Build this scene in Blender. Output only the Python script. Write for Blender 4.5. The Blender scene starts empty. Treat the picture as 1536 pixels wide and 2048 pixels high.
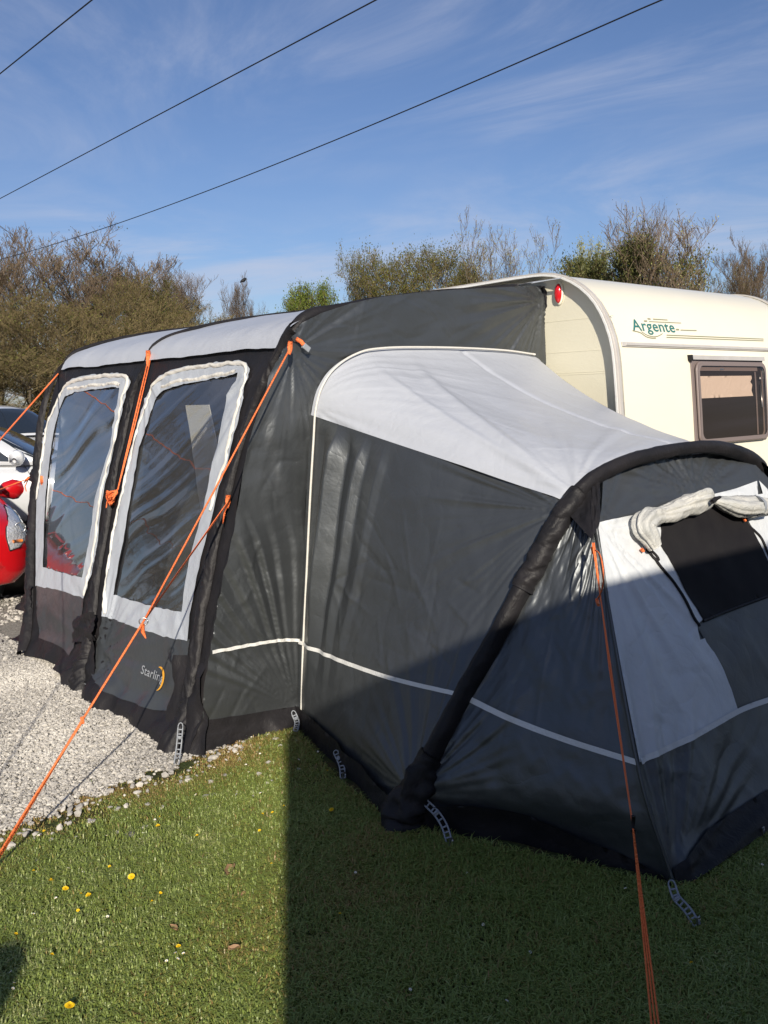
import bpy, math, random
import numpy as np
from mathutils import Vector, Matrix
from mathutils.geometry import delaunay_2d_cdt

R = math.radians
SC = bpy.context.scene
COL = SC.collection
rnd = random.Random(7)

# ------------------------------------------------------------------ camera
# World: X = across the caravan's end, Y = along the caravan (away, to the left), Z = up. Metres.
EYE = np.array([0.0, 0.0, 1.7])
FPX = 1792.65                     # focal length in pixels of the 1536x2048 photograph
_vx = np.array([2920 - 768.0, -(750 - 1024.0), -FPX]); _vx /= np.linalg.norm(_vx)
_vy = np.array([-750 - 768.0, -(830 - 1024.0), -FPX]); _vy /= np.linalg.norm(_vy)
CAMROT = np.array([_vx, _vy, np.cross(_vx, _vy)])      # camera axes expressed in the world
cam_data = bpy.data.cameras.new('camera')
cam = bpy.data.objects.new('camera', cam_data); COL.objects.link(cam)
_m = Matrix(CAMROT.tolist()).to_4x4(); _m.translation = Vector(EYE)
cam.matrix_world = _m
cam_data.sensor_fit = 'VERTICAL'; cam_data.sensor_height = 24.0
cam_data.lens = 24.0 * FPX / 2048.0
cam_data.clip_start = 0.05; cam_data.clip_end = 2000
SC.camera = cam

# ------------------------------------------------------------------ sun and sky
SUN_AZ, SUN_EL = 34.0, 24.2       # the light travels towards this azimuth (from +Y towards +X)
_lt = np.array([math.sin(R(SUN_AZ)) * math.cos(R(SUN_EL)), math.cos(R(SUN_AZ)) * math.cos(R(SUN_EL)), -math.sin(R(SUN_EL))])
sun_d = bpy.data.lights.new('sun', 'SUN'); sun_d.energy = 5.0; sun_d.angle = R(0.6); sun_d.color = (1.0, 0.91, 0.77)
sun = bpy.data.objects.new('sun', sun_d); COL.objects.link(sun)
sun.rotation_euler = Vector(_lt).to_track_quat('-Z', 'Y').to_euler(); sun.location = (-10, -20, 15)

world = bpy.data.worlds.new('World'); SC.world = world; world.use_nodes = True
wn = world.node_tree; wn.nodes.clear()
def W(t, **k):
    n = wn.nodes.new(t)
    for a, b in k.items(): setattr(n, a, b)
    return n
w_out = W('ShaderNodeOutputWorld'); w_bg = W('ShaderNodeBackground')
w_sky = W('ShaderNodeTexSky'); w_sky.sky_type = 'NISHITA'; w_sky.sun_disc = False
w_sky.sun_elevation = R(SUN_EL); w_sky.sun_rotation = R(180 + SUN_AZ)
w_sky.air_density = 1.0; w_sky.dust_density = 0.6; w_sky.ozone_density = 2.5
w_bg.inputs['Strength'].default_value = 0.080
w_tint = W('ShaderNodeMix', data_type='RGBA', blend_type='MULTIPLY'); w_tint.inputs[0].default_value = 1.0
w_tint.inputs[7].default_value = (0.83, 0.87, 1.06, 1)
wn.links.new(w_sky.outputs[0], w_tint.inputs[6])
# wisps of cirrus: noise on a flat layer high above (direction divided by its height)
w_tc = W('ShaderNodeTexCoord'); w_sep = W('ShaderNodeSeparateXYZ')
wn.links.new(w_tc.outputs['Generated'], w_sep.inputs[0])
def wm(op, a, b=None, clamp=False):
    n = W('ShaderNodeMath', operation=op); n.use_clamp = clamp
    for i, v in enumerate((a, b)):
        if v is None: continue
        if isinstance(v, (int, float)): n.inputs[i].default_value = v
        else: wn.links.new(v, n.inputs[i])
    return n.outputs[0]
w_h = wm('MAXIMUM', wm('ADD', w_sep.outputs[2], 0.06), 0.04)
w_cx = wm('DIVIDE', w_sep.outputs[0], w_h); w_cy = wm('DIVIDE', w_sep.outputs[1], w_h)
w_cmb = W('ShaderNodeCombineXYZ'); wn.links.new(w_cx, w_cmb.inputs[0]); wn.links.new(w_cy, w_cmb.inputs[1])
w_map = W('ShaderNodeMapping'); w_map.inputs['Rotation'].default_value = (0, 0, R(22)); w_map.inputs['Scale'].default_value = (0.85, 0.52, 1)
wn.links.new(w_cmb.outputs[0], w_map.inputs[0])
w_n1 = W('ShaderNodeTexNoise'); w_n1.inputs['Scale'].default_value = 1.05; w_n1.inputs['Detail'].default_value = 10; w_n1.inputs['Roughness'].default_value = 0.62; w_n1.inputs['Distortion'].default_value = 1.1
wn.links.new(w_map.outputs[0], w_n1.inputs['Vector'])
w_n2 = W('ShaderNodeTexNoise'); w_n2.inputs['Scale'].default_value = 0.55; w_n2.inputs['Detail'].default_value = 3
wn.links.new(w_cmb.outputs[0], w_n2.inputs['Vector'])
w_r1 = W('ShaderNodeMapRange'); w_r1.inputs[1].default_value = 0.39; w_r1.inputs[2].default_value = 0.72
w_r1.interpolation_type = 'SMOOTHSTEP'
wn.links.new(w_n1.outputs[0], w_r1.inputs[0])
w_r2 = W('ShaderNodeMapRange'); w_r2.inputs[1].default_value = 0.33; w_r2.inputs[2].default_value = 0.54
wn.links.new(w_n2.outputs[0], w_r2.inputs[0])
w_f = wm('MULTIPLY', wm('MULTIPLY', w_r1.outputs[0], w_r2.outputs[0]), 0.62)
w_mix = W('ShaderNodeMix', data_type='RGBA'); w_mix.inputs[7].default_value = (6.0, 6.4, 7.8, 1)
wn.links.new(w_f, w_mix.inputs[0]); wn.links.new(w_tint.outputs[2], w_mix.inputs[6])
wn.links.new(w_mix.outputs[2], w_bg.inputs[0]); wn.links.new(w_bg.outputs[0], w_out.inputs[0])

SC.view_settings.view_transform = 'Standard'; SC.view_settings.look = 'None'
SC.view_settings.exposure = 0.22; SC.view_settings.gamma = 1.0; SC.view_settings.use_curve_mapping = False
SC.render.engine = 'CYCLES'
SC.cycles.max_bounces = 8; SC.cycles.transparent_max_bounces = 16; SC.cycles.use_denoising = True

# ------------------------------------------------------------------ surveying helpers: a sight line meets a real plane
def ray(u, v): return CAMROT @ np.array([u - 768.0, -(v - 1024.0), -FPX])
def hit(u, v, p, n):
    r = ray(u, v); n = np.asarray(n, float)
    return EYE + r * (np.dot(np.asarray(p, float) - EYE, n) / np.dot(r, n))
def gnd(u, v, z=0.0): return hit(u, v, (0, 0, z), (0, 0, 1))
def at_y(u, v, y): return hit(u, v, (0, y, 0), (0, 1, 0))
def at_x(u, v, x): return hit(u, v, (x, 0, 0), (1, 0, 0))

# ------------------------------------------------------------------ noise (vectorised value noise)
def _hash(ix, iy, s):
    h = (ix.astype(np.int64) * 374761393 + iy.astype(np.int64) * 668265263 + int(s) * 974634533) & 0xffffffff
    h = ((h ^ (h >> 13)) * 1274126177) & 0xffffffff
    h = h ^ (h >> 16)
    return (h & 0xffff) / 32767.5 - 1.0
def nz(x, y=0.0, s=0):
    x, y = np.broadcast_arrays(np.asarray(x, float), np.asarray(y, float))
    ix = np.floor(x); iy = np.floor(y); fx = x - ix; fy = y - iy
    fx = fx * fx * fx * (fx * (fx * 6 - 15) + 10); fy = fy * fy * fy * (fy * (fy * 6 - 15) + 10)
    a = _hash(ix, iy, s); b = _hash(ix + 1, iy, s); c = _hash(ix, iy + 1, s); d = _hash(ix + 1, iy + 1, s)
    return (a * (1 - fx) + b * fx) * (1 - fy) + (c * (1 - fx) + d * fx) * fy
def fbm(x, y, s=0, o=4, g=0.5):
    t = 0.0; a = 1.0
    for i in range(o):
        t = t + a * nz(x * 2 ** i, y * 2 ** i, s + i * 17); a *= g
    return t
def crease(x, y, s=0, o=3):
    """sharp-edged crumple: ridges where the noise crosses zero"""
    t = 0.0; a = 1.0
    for i in range(o):
        wx = x * 2 ** i + 0.6 * nz(x * 1.3 + 9, y * 1.3, s + 5); wy = y * 2 ** i + 0.6 * nz(x * 1.3, y * 1.3 + 4, s + 6)
        t = t + a * (1 - np.minimum(1, np.abs(nz(wx, wy, s + i * 11)) * 2.2)); a *= 0.5
    return t
def sst(a, b, x):
    t = np.clip((x - a) / (b - a), 0, 1); return t * t * (3 - 2 * t)
def pleat(u, v, c, n, s, r0=0.05, r1=1.0):
    """sharp pleats fanning out of an anchor: a slow rise and a quick drop, heights differing"""
    du = u - c[0]; dv = v - c[1]; r = np.sqrt(du * du + dv * dv) + 1e-6
    a = np.arctan2(dv, du); ph = a * n + 0.9 * nz(r * 1.3, a * 2, s) + 1.5 * nz(a * 3.1, 0.5, s + 2)
    k = np.floor(ph); f = ph - k; saw = np.where(f < .72, f / .72, (1 - f) / .28)
    return saw * (0.35 + 0.65 * np.abs(_hash(k, k * 0 + 3, s))) * r ** .8 * sst(0, r0, r) * (1 - sst(r1 * 0.5, r1, r))
def lines(u, v, s, n, box, ln=(.1, .4), amp=.004, w=.010, tilt=0.0, spread=.7):
    """straight pressed-in creases: n of them at random inside a box (u0, u1, v0, v1)"""
    r = random.Random(s); t = 0.0
    for _ in range(n):
        cu, cv = r.uniform(box[0], box[1]), r.uniform(box[2], box[3]); a = tilt + r.gauss(0, spread); L = r.uniform(*ln) / 2
        c, q = math.cos(a), math.sin(a); x = (u - cu) * c + (v - cv) * q; y = -(u - cu) * q + (v - cv) * c + .12 * x * x * r.uniform(-2, 2)
        t = t + r.choice((-1, 1)) * amp * r.uniform(.4, 1) * np.exp(-np.abs(y) / w) * (1 - sst(L * .5, L, np.abs(x)))
    return t
def fan(u, v, c, n, s, r0=0.05, r1=1.0):
    """tension folds that radiate from an anchor point"""
    du = u - c[0]; dv = v - c[1]; r = np.sqrt(du * du + dv * dv) + 1e-6
    a = np.arctan2(dv, du)
    w = 0.75 * (1 - 2.6 * np.abs(nz(a * n * .7, r * 0.8, s))) + 0.5 * nz(a * n * 2.3, r * 0.8, s + 3)
    return w * sst(0, r0, r) * (1 - sst(r1 * 0.45, r1, r))

# ------------------------------------------------------------------ objects
def prop(o, label=None, cat=None, group=None, kind=None):
    if label: o['label'] = label
    if cat: o['category'] = cat
    if group: o['group'] = group
    if kind: o['kind'] = kind
    return o
def empty(name, loc, label=None, cat=None, group=None, rz=0.0):
    o = bpy.data.objects.new(name, None); COL.objects.link(o)
    o.location = loc; o.rotation_euler = (0, 0, rz); o.empty_display_size = 0.2
    return prop(o, label, cat, group)
def link(name, me, mat=None, parent=None, local=False):
    o = bpy.data.objects.new(name, me); COL.objects.link(o)
    if mat is not None and len(me.materials) == 0: me.materials.append(mat)
    if parent is not None:
        o.parent = parent
        if not local:
            r = parent
            off = Vector((0, 0, 0))
            while r is not None and r.type == 'EMPTY':
                off = Vector(r.location); break
            o.matrix_parent_inverse = Matrix.Translation(-off)
    return o
def mesh_np(name, V, F3=None, F4=None, smooth=True, attr=None):
    """fast mesh from arrays of triangles and quads"""
    V = np.asarray(V, np.float32)
    me = bpy.data.meshes.new(name)
    me.vertices.add(len(V)); me.vertices.foreach_set('co', V.ravel())
    loops = []; tot = []
    if F3 is not None and len(F3): loops.append(np.asarray(F3, np.int32).ravel()); tot.append(np.full(len(F3), 3, np.int32))
    if F4 is not None and len(F4): loops.append(np.asarray(F4, np.int32).ravel()); tot.append(np.full(len(F4), 4, np.int32))
    loops = np.concatenate(loops); tot = np.concatenate(tot)
    me.loops.add(len(loops)); me.loops.foreach_set('vertex_index', loops)
    me.polygons.add(len(tot))
    st = np.concatenate([[0], np.cumsum(tot)[:-1]]).astype(np.int32)
    me.polygons.foreach_set('loop_start', st); me.polygons.foreach_set('loop_total', tot)
    me.polygons.foreach_set('use_smooth', np.full(len(tot), smooth, bool))
    if attr is not None:
        a = me.attributes.new('tint', 'FLOAT', 'POINT'); a.data.foreach_set('value', np.asarray(attr, np.float32))
    me.update(calc_edges=True)
    return me
def grid_faces(nu, nv, wrap=False):
    i = np.arange(nu - 1)[:, None]; j = np.arange(nv if wrap else nv - 1)[None, :]
    j2 = (j + 1) % nv
    a = i * nv + j; b = (i + 1) * nv + j; c = (i + 1) * nv + j2; d = i * nv + j2
    return np.stack([a, b, c, d], -1).reshape(-1, 4)
def resample(P, n):
    P = np.asarray(P, float); d = np.r_[0, np.cumsum(np.linalg.norm(np.diff(P, axis=0), axis=1))]
    t = np.linspace(0, d[-1], n)
    return np.stack([np.interp(t, d, P[:, k]) for k in range(P.shape[1])], 1)
def spline(P, n):
    """Catmull-Rom through the points, resampled evenly"""
    P = np.asarray(P, float)
    Q = np.vstack([2 * P[0] - P[1], P, 2 * P[-1] - P[-2]]); out = []
    for i in range(1, len(Q) - 2):
        t = np.linspace(0, 1, 12, endpoint=False)[:, None]
        a, b, c, d = Q[i - 1], Q[i], Q[i + 1], Q[i + 2]
        out.append(0.5 * ((2 * b) + (-a + c) * t + (2 * a - 5 * b + 4 * c - d) * t ** 2 + (-a + 3 * b - 3 * c + d) * t ** 3))
    out.append(P[-1:])
    return resample(np.vstack(out), n)
def tube_arrays(P, rad, k=8, flat=1.0, wob=0.0, seed=0, wf=12.0, cap=True, lf=0.0):
    P = np.asarray(P, float); n = len(P); rad = np.broadcast_to(np.asarray(rad, float), (n,))
    T = np.gradient(P, axis=0); T /= np.linalg.norm(T, axis=1)[:, None] + 1e-9
    up = np.array([0, 0, 1.0]) if abs(T[0, 2]) < 0.9 else np.array([0, 1.0, 0])
    N = np.zeros_like(P); prev = np.cross(up, T[0]); prev /= np.linalg.norm(prev)
    for i in range(n):
        prev = prev - T[i] * np.dot(prev, T[i]); prev /= np.linalg.norm(prev) + 1e-9; N[i] = prev
    B = np.cross(T, N)
    a = np.linspace(0, 2 * math.pi, k, endpoint=False)
    r = rad[:, None] * np.ones((1, k))
    if wob:
        s = np.r_[0, np.cumsum(np.linalg.norm(np.diff(P, axis=0), axis=1))][:, None]
        r = r * (1 + wob * (nz(s * wf + np.sin(a)[None, :] * 1.3, np.cos(a)[None, :] * 1.2 + 3, seed) + 0.5 * nz(s * wf * 2.7, a[None, :] * 2, seed + 1)))
    if lf:
        s = np.r_[0, np.cumsum(np.linalg.norm(np.diff(P, axis=0), axis=1))][:, None]
        c_ = np.cos(a)[None, :]; s_ = np.sin(a)[None, :]
        r = r * (1 + lf * (1 - 2.4 * np.abs(nz(c_ * 2.6 + s * 3.0, s_ * 2.6 + 5, seed + 7))) + lf * .4 * nz(c_ * 5 + s * 9, s_ * 5 + 2, seed + 9))
    V = P[:, None, :] + r[..., None] * (np.cos(a)[None, :, None] * N[:, None, :] + flat * np.sin(a)[None, :, None] * B[:, None, :])
    V = V.reshape(-1, 3); F = grid_faces(n, k, True); T3 = []
    if cap:
        V = np.vstack([V, P[0], P[-1]]); c0 = n * k; c1 = c0 + 1
        for j in range(k):
            T3.append((c0, (j + 1) % k, j)); T3.append((c1, (n - 1) * k + j, (n - 1) * k + (j + 1) % k))
    return V, F, T3
class Acc:
    def __init__(s): s.V = []; s.Q = []; s.T = []; s.n = 0
    def add(s, V, Q=None, T=None):
        s.V.append(np.asarray(V, float))
        if Q is not None and len(Q): s.Q.append(np.asarray(Q) + s.n)
        if T is not None and len(T): s.T.append(np.asarray(T) + s.n)
        s.n += len(V); return s
    def tube(s, P, rad, k=6, **kw): return s.add(*[x for x in tube_arrays(P, rad, k, **kw)])
    def box(s, c, sz, rz=0.0, M=None):
        x, y, z = np.array(sz) / 2.0
        V = np.array([[-x, -y, -z], [x, -y, -z], [x, y, -z], [-x, y, -z], [-x, -y, z], [x, -y, z], [x, y, z], [-x, y, z]])
        if M is not None: V = V @ np.asarray(M).T
        if rz: V = V @ np.array([[math.cos(rz), math.sin(rz), 0], [-math.sin(rz), math.cos(rz), 0], [0, 0, 1]])
        return s.add(V + np.array(c), [[0, 3, 2, 1], [4, 5, 6, 7], [0, 1, 5, 4], [1, 2, 6, 5], [2, 3, 7, 6], [3, 0, 4, 7]])
    def mesh(s, name, smooth=True):
        return mesh_np(name, np.vstack(s.V), np.vstack(s.T) if s.T else None, np.vstack(s.Q) if s.Q else None, smooth)
def tube(name, P, rad, mat, parent=None, k=8, local=False, **kw):
    return link(name, Acc().tube(P, rad, k, **kw).mesh(name), mat, parent, local)
def bevel(o, w=0.004, seg=2):
    m = o.modifiers.new('bevel', 'BEVEL'); m.width = w; m.segments = seg; m.limit_method = 'ANGLE'
    return o

# flat panels cut to shape, then laid over a surface function
def densify(poly, sp, close=True):
    out = []; n = len(poly)
    for i in range(n if close else n - 1):
        a = np.asarray(poly[i], float); b = np.asarray(poly[(i + 1) % n], float)
        k = max(1, int(np.linalg.norm(b - a) / sp))
        for j in range(k): out.append(a + (b - a) * j / k)
    return np.array(out)
def inside(P, poly):
    x, y = P[:, 0], P[:, 1]; c = np.zeros(len(P), bool); n = len(poly)
    for i in range(n):
        x1, y1 = poly[i]; x2, y2 = poly[(i + 1) % n]
        if y1 == y2: continue
        c ^= ((y1 > y) != (y2 > y)) & (x < (x2 - x1) * (y - y1) / (y2 - y1) + x1)
    return c
def cut(poly, holes=(), sp=0.02, jit=0.0):
    rings = [densify(poly, sp)] + [densify(h, sp) for h in holes]
    if jit:
        rings = [r + jit * np.stack([nz(np.arange(len(r)) * 0.35, 0.5, 3), nz(np.arange(len(r)) * 0.35, 7.5, 4)], 1) for r in rings]
    lo = rings[0].min(0); hi = rings[0].max(0)
    gx, gy = np.meshgrid(np.arange(lo[0], hi[0], sp), np.arange(lo[1], hi[1], sp * 0.87), indexing='ij')
    gx = gx + (np.arange(gx.shape[1]) % 2)[None, :] * sp * 0.5
    G = np.stack([gx.ravel(), gy.ravel()], 1)
    m = inside(G, rings[0])
    for h in rings[1:]: m &= ~inside(G, h)
    G = G[m]
    allr = np.vstack(rings)
    keep = np.ones(len(G), bool)                    # drop grid points crowding the outline
    for i in range(0, len(G), 4000):
        d = ((G[i:i + 4000, None, :] - allr[None]) ** 2).sum(-1).min(1); keep[i:i + 4000] = d > (sp * 0.45) ** 2
    G = G[keep]
    E = []; base = 0
    for r in rings:
        k = len(r); E += [(base + i, base + (i + 1) % k) for i in range(k)]; base += k
    P = np.vstack([allr, G])
    vs, es, fs, _, _, _ = delaunay_2d_cdt([Vector(p) for p in P], E, [], 0, 1e-6)
    V = np.array([(v.x, v.y) for v in vs]); F = np.array([f for f in fs if len(f) == 3])
    c = V[F].mean(1); m = inside(c, rings[0])
    for h in rings[1:]: m &= ~inside(c, h)
    return V, F[m]
def panel(name, poly, fn, mat, parent, holes=(), sp=0.02, off=0.0, jit=0.0):
    V, F = cut(poly, holes, sp, jit)
    P = fn(V[:, 0], V[:, 1], off)
    return link(name, mesh_np(name, P, F), mat, parent)
def strip_poly(pts, w):
    P = spline(pts, max(12, len(pts) * 6)); T = np.gradient(P, axis=0); T /= np.linalg.norm(T, axis=1)[:, None]
    N = np.stack([-T[:, 1], T[:, 0]], 1) * w / 2
    return np.vstack([P + N, (P - N)[::-1]])

# ------------------------------------------------------------------ materials
def mat(name, col, rough=0.6, metal=0.0, spec=0.5, bump=None, var=None, coat=0.0, transm=None, dirt=None):
    m = bpy.data.materials.new(name); m.use_nodes = True; nt = m.node_tree; b = nt.nodes['Principled BSDF']
    b.inputs['Base Color'].default_value = (*col, 1); b.inputs['Roughness'].default_value = rough
    b.inputs['Metallic'].default_value = metal; b.inputs['Specular IOR Level'].default_value = spec
    b.inputs['Coat Weight'].default_value = coat
    if coat: b.inputs['Coat Roughness'].default_value = 0.04
    tc = nt.nodes.new('ShaderNodeTexCoord')
    def noise(scale, detail=4, dist=0.0, stretch=None, rough=0.55):
        n = nt.nodes.new('ShaderNodeTexNoise'); n.inputs['Scale'].default_value = scale; n.inputs['Detail'].default_value = detail
        n.inputs['Distortion'].default_value = dist; n.inputs['Roughness'].default_value = rough
        if stretch is not None:
            mp = nt.nodes.new('ShaderNodeMapping'); mp.inputs['Scale'].default_value = stretch
            nt.links.new(tc.outputs['Object'], mp.inputs[0]); nt.links.new(mp.outputs[0], n.inputs['Vector'])
        else: nt.links.new(tc.outputs['Object'], n.inputs['Vector'])
        return n
    if var:                                   # (second colour, scale, contrast)
        n = noise(var[1], 6); mr = nt.nodes.new('ShaderNodeMapRange'); mr.inputs[1].default_value = 0.5 - var[2]; mr.inputs[2].default_value = 0.5 + var[2]
        mx = nt.nodes.new('ShaderNodeMix'); mx.data_type = 'RGBA'; mx.inputs[6].default_value = (*col, 1); mx.inputs[7].default_value = (*var[0], 1)
        nt.links.new(n.outputs[0], mr.inputs[0]); nt.links.new(mr.outputs[0], mx.inputs[0]); nt.links.new(mx.outputs[2], b.inputs['Base Color'])
    last = None
    for (scale, strength, dist, stretch, detail) in (bump or []):
        n = noise(scale, detail, dist, None if stretch == 'crease' else stretch); bp = nt.nodes.new('ShaderNodeBump'); bp.inputs['Strength'].default_value = strength; bp.inputs['Distance'].default_value = 0.02
        if stretch == 'crease':               # sharp folds where the noise crosses its middle value
            q1 = nt.nodes.new('ShaderNodeMath'); q1.operation = 'SUBTRACT'; q1.inputs[1].default_value = 0.5; nt.links.new(n.outputs[0], q1.inputs[0])
            q2 = nt.nodes.new('ShaderNodeMath'); q2.operation = 'ABSOLUTE'; nt.links.new(q1.outputs[0], q2.inputs[0])
            q3 = nt.nodes.new('ShaderNodeMath'); q3.operation = 'POWER'; q3.inputs[1].default_value = 0.6; nt.links.new(q2.outputs[0], q3.inputs[0])
            nt.links.new(q3.outputs[0], bp.inputs['Height'])
        else: nt.links.new(n.outputs[0], bp.inputs['Height'])
        if last is not None: nt.links.new(last.outputs[0], bp.inputs['Normal'])
        last = bp
    if last is not None: nt.links.new(last.outputs[0], b.inputs['Normal'])
    if transm is not None:                    # light passes through thin cloth
        tr = nt.nodes.new('ShaderNodeBsdfTranslucent'); tr.inputs[0].default_value = (*transm[1], 1)
        ms = nt.nodes.new('ShaderNodeMixShader'); ms.inputs[0].default_value = transm[0]
        nt.links.new(b.outputs[0], ms.inputs[1]); nt.links.new(tr.outputs[0], ms.inputs[2])
        nt.links.new(ms.outputs[0], nt.nodes['Material Output'].inputs[0])
    return m
def tint_mat(name, stops, rough=0.7, spec=0.3, transl=0.0, rand=0.5):
    """colour from the 'tint' attribute plus a per-leaf random"""
    m = bpy.data.materials.new(name); m.use_nodes = True; nt = m.node_tree; b = nt.nodes['Principled BSDF']
    b.inputs['Roughness'].default_value = rough; b.inputs['Specular IOR Level'].default_value = spec
    at = nt.nodes.new('ShaderNodeAttribute'); at.attribute_name = 'tint'
    ge = nt.nodes.new('ShaderNodeNewGeometry')
    ma = nt.nodes.new('ShaderNodeMath'); ma.operation = 'MULTIPLY_ADD'; ma.inputs[1].default_value = rand; nt.links.new(ge.outputs['Random Per Island'], ma.inputs[0])
    nt.links.new(at.outputs['Fac'], ma.inputs[2])
    sb = nt.nodes.new('ShaderNodeMath'); sb.operation = 'SUBTRACT'; sb.inputs[1].default_value = rand / 2; nt.links.new(ma.outputs[0], sb.inputs[0])
    cr = nt.nodes.new('ShaderNodeValToRGB'); e = cr.color_ramp.elements
    while len(e) < len(stops): e.new(0.5)
    for i, (p, c) in enumerate(stops): e[i].position = p; e[i].color = (*c, 1)
    nt.links.new(sb.outputs[0], cr.inputs[0]); nt.links.new(cr.outputs[0], b.inputs['Base Color'])
    if transl:
        tr = nt.nodes.new('ShaderNodeBsdfTranslucent'); nt.links.new(cr.outputs[0], tr.inputs[0])
        ms = nt.nodes.new('ShaderNodeMixShader'); ms.inputs[0].default_value = transl
        nt.links.new(b.outputs[0], ms.inputs[1]); nt.links.new(tr.outputs[0], ms.inputs[2]); nt.links.new(ms.outputs[0], nt.nodes['Material Output'].inputs[0])
    return m

WRK = [(2.2, 0.16, 1.8, 'crease', 2), (6, 0.07, 1.4, 'crease', 2), (30, 0.05, 0.8, None, 3)]
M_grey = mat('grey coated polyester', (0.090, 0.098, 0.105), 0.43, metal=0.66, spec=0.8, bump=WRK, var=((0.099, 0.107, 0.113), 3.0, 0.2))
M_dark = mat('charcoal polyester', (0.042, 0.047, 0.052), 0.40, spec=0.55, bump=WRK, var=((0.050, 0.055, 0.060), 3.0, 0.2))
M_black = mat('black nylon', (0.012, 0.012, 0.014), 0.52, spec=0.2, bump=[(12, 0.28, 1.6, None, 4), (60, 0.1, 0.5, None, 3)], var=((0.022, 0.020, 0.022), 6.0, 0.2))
M_white = mat('white awning cloth', (0.50, 0.525, 0.575), 0.40, spec=0.6, bump=[(2.2, 0.16, 1.6, 'crease', 3), (9, 0.14, 1.0, None, 4), (26, 0.08, 0.5, None, 4)], transm=(0.09, (0.45, 0.45, 0.48)), var=((0.465, 0.49, 0.545), 1.6, 0.25))
M_border = mat('pale grey window trim', (0.42, 0.45, 0.49), 0.5, spec=0.45, bump=[(20, 0.2, 0.8, None, 4)], var=((0.42, 0.45, 0.50), 5, 0.2))
M_ruff = mat('gathered off white piping', (0.64, 0.62, 0.57), 0.55, bump=[(30, 0.2, 0.8, None, 4)])
M_tape = mat('white webbing tape', (0.70, 0.70, 0.68), 0.6, bump=[(90, 0.15, 0, None, 2)])
M_ppan = mat('silver grey end panel cloth', (0.62, 0.64, 0.66), 0.42, spec=0.5, bump=[(2.4, 0.3, 1.6, 'crease', 3), (6, 0.2, 1.4, None, 5), (26, 0.1, 0.6, None, 4)], var=((0.55, 0.58, 0.61), 2.4, 0.22))
M_roll = mat('rolled beige cloth', (0.56, 0.55, 0.51), 0.5, bump=[(22, 0.5, 1.5, None, 4)], var=((0.44, 0.45, 0.44), 9, 0.2))
M_net = mat('black mesh screen', (0.010, 0.009, 0.011), 0.75, spec=0.2, bump=[(3, 0.2, 1, None, 3)], var=((0.016, 0.015, 0.016), 7, 0.2))
M_orange = mat('orange guy cord', (0.96, 0.21, 0.06), 0.6, bump=[(160, 0.5, 0, None, 2)])
M_ladder = mat('grey rubber peg strap', (0.27, 0.29, 0.32), 0.5)
M_steel = mat('galvanised steel', (0.5, 0.5, 0.5), 0.35, metal=0.9)
M_cream = mat('cream caravan paint', (0.84, 0.80, 0.66), 0.30, spec=0.5, coat=0.25, var=((0.80, 0.755, 0.61), 1.5, 0.3), bump=[(2.2, 0.05, 0, None, 3)])
M_ribbed = mat('cream stucco aluminium', (0.72, 0.68, 0.54), 0.45, bump=[(120, 0.10, 0, None, 3), (3, 0.05, 0, None, 2)], var=((0.67, 0.64, 0.51), 2.5, 0.3))
M_alu = mat('aluminium trim', (0.60, 0.58, 0.55), 0.45, metal=0.2, var=((0.50, 0.47, 0.44), 8, 0.3))
M_frame = mat('grey window surround', (0.20, 0.16, 0.15), 0.4)
M_teal = mat('teal decal', (0.035, 0.17, 0.16), 0.5)
M_gold = mat('grey gold decal', (0.28, 0.27, 0.17), 0.5)
M_decal = mat('pale grey print', (0.34, 0.36, 0.38), 0.5)
M_sun = mat('amber print', (0.80, 0.38, 0.03), 0.5)
M_blind = mat('peach blind', (0.70, 0.60, 0.52), 0.8, bump=[(14, 0.3, 1, None, 3)])
M_inside = mat('dim interior', (0.018, 0.012, 0.010), 0.8)
M_redlamp = mat('red lamp lens', (0.55, 0.01, 0.015), 0.15, coat=0.6)
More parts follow.
